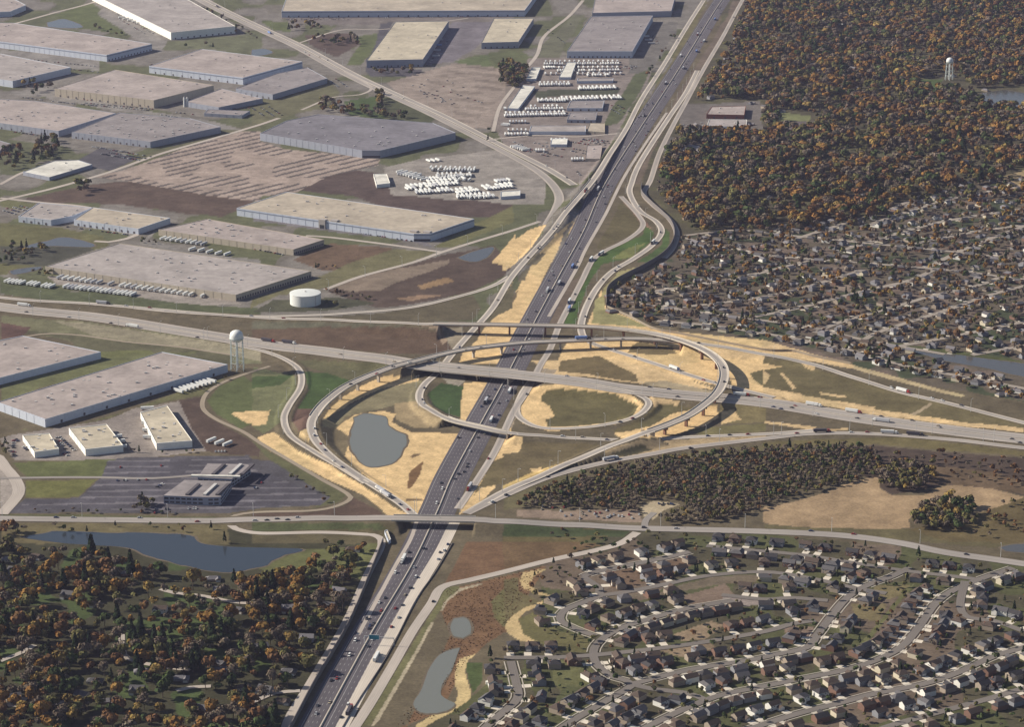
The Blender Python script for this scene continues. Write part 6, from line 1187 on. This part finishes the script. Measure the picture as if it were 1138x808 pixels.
for i in near_i:
    v_, u = tv[i]; x, y, z, R_, Hh, kn, tg = TREES[i]; lm_ = min(LMK, key=lambda q: (q[0]-u)**2+(q[1]-v_)**2)[2]; cnt.setdefault((kn, lm_), []).append((math.hypot(*(np.array([u,v_])-np.array([q for q in LMK if q[2]==lm_][0][:2]))), i))
CN = {'orange':'orange leaved round tree','rust':'rusty brown round tree','golden':'golden yellow round tree','olive':'olive green broad tree','green':'deep green broad tree','bare grey':'thin grey nearly bare tree','dark green':'dark pointed conifer'}
for (kn, lm_), L_ in cnt.items():
    L_.sort()
    for n, (_, i) in enumerate(L_):
        x, y, z, R_, Hh, kn, tg = TREES[i]; s = R_
        r = empty('conifer' if kn == 'dark green' else 'broadleaf_tree', (x,y,0), tr.uniform(0,6.28), '%s, %s to %s' % (CN[kn], 'closest' if n == 0 else ordn(n+1)+' closest', lm_), 'tree', 'autumn trees in the lower part'); r.scale = (s, s, Hh)
        link('crown', CR[kn, tr.randrange(4)], r); link('trunk', TK[tr.randrange(3)], r)
# all the other trees: one woodland
fs = np.random.default_rng(77); Qs, Ts = [], []
for i, t in enumerate(TREES):
    if i in ns: continue
    v_, u = tv[i]; x, y, z, R_, Hh, kn, tg = t
    sc = (max(v_,-20)+450)/900; n = int(min(100, max(34, 90*R_*sc/4.5))); lf = .40*math.sqrt(110/n)*.86
    if kn == 'dark green': Q = conifer_np(fs, .62, 2.6, n, lf*.9)
    else: Q = crown_np(fs, 1.0, 1.5, 1.3, n, lf*(.8 if kn == 'bare grey' else 1), 3 if R_ > 7.5 else 5)
    Q = Q*np.array([R_,R_,Hh]); Q[...,0] += x; Q[...,1] += y; Qs.append(Q); Ts.append(tints(fs, np.array(PAL[kn])*fs.uniform(.75,1.3), n, .28))
print('TREES', len(TREES), 'individual', len(near_i), 'houses', len(HOUSES), 'near', len(near), 'far', len(far))
wl = link('woodland', qmesh('woodland', np.concatenate(Qs), np.concatenate(Ts), LEAF)); tag(wl, 'autumn forest and scattered farther trees in orange, brown and dark green', 'woodland', None, 'stuff')
# dry reeds and tufts of rough grass round the marsh
m = MB(); rr_ = random.Random(3)
mp = Z(0,[(440,806),(470,770),(500,706),(489,680),(493,656),(520,650),(560,640),(606,629),(588,658),(572,680),(560,702),(538,716),(516,736),(500,770),(480,800)]); ponds = [Z(14,[(875,325),(925,320),(958,345),(962,402),(920,426),(875,415),(858,372)]),Z(14,[(910,455),(870,550),(830,615),(890,690),(890,710),(850,748),(755,755),(695,710),(735,635),(762,558),(808,490)])]
for q in range(5000):
    u, v_ = rr_.uniform(430,610), rr_.uniform(628,808); a, b_ = np.array([u]), np.array([v_])
    if not inpoly(a,b_,mp)[0] or any(inpoly(a,b_,p)[0] for p in ponds): continue
    x, y, _ = U(u, v_)
    if road_gap(x, y) < 3: continue
    for k in range(3):
        t = rr_.uniform(0,3.14); s = rr_.uniform(.3,.7); dx, dy = math.cos(t)*s, math.sin(t)*s; hh = rr_.uniform(.25,.6); m.poly([(x-dx,y-dy,0),(x+dx,y+dy,0),(x+dx*1.3,y+dy*1.3,hh),(x-dx*1.2,y-dy*1.2,hh*.8)])
tag(m.obj('reeds', mat('dry_reed',(.20,.125,.07),n1=.2,s1=.15,n2=.15,s2=.04)), 'rusty brown dry reeds around the marsh ponds', 'reeds', None, 'stuff')
# ------------------------------------------------------------------ haze
hb = MB(); hb.box((0, 61000, 455), (90000, 124000, 912)); hz = bpy.data.materials.new('haze'); hz.use_nodes = True; nt = hz.node_tree
for n in list(nt.nodes):
    if n.type == 'BSDF_PRINCIPLED': nt.nodes.remove(n)
pv = nt.nodes.new('ShaderNodeVolumePrincipled'); pv.inputs['Color'].default_value = (.66,.66,1.0,1); pv.inputs['Density'].default_value = HAZE_D; pv.inputs['Anisotropy'].default_value = .2
nt.links.new(pv.outputs[0], [n for n in nt.nodes if n.type == 'OUTPUT_MATERIAL'][0].inputs['Volume'])
if HAZE_D > 0:
    ho = hb.obj('haze', hz); ho['kind'] = 'stuff'; ho['label'] = 'thin bluish air haze'
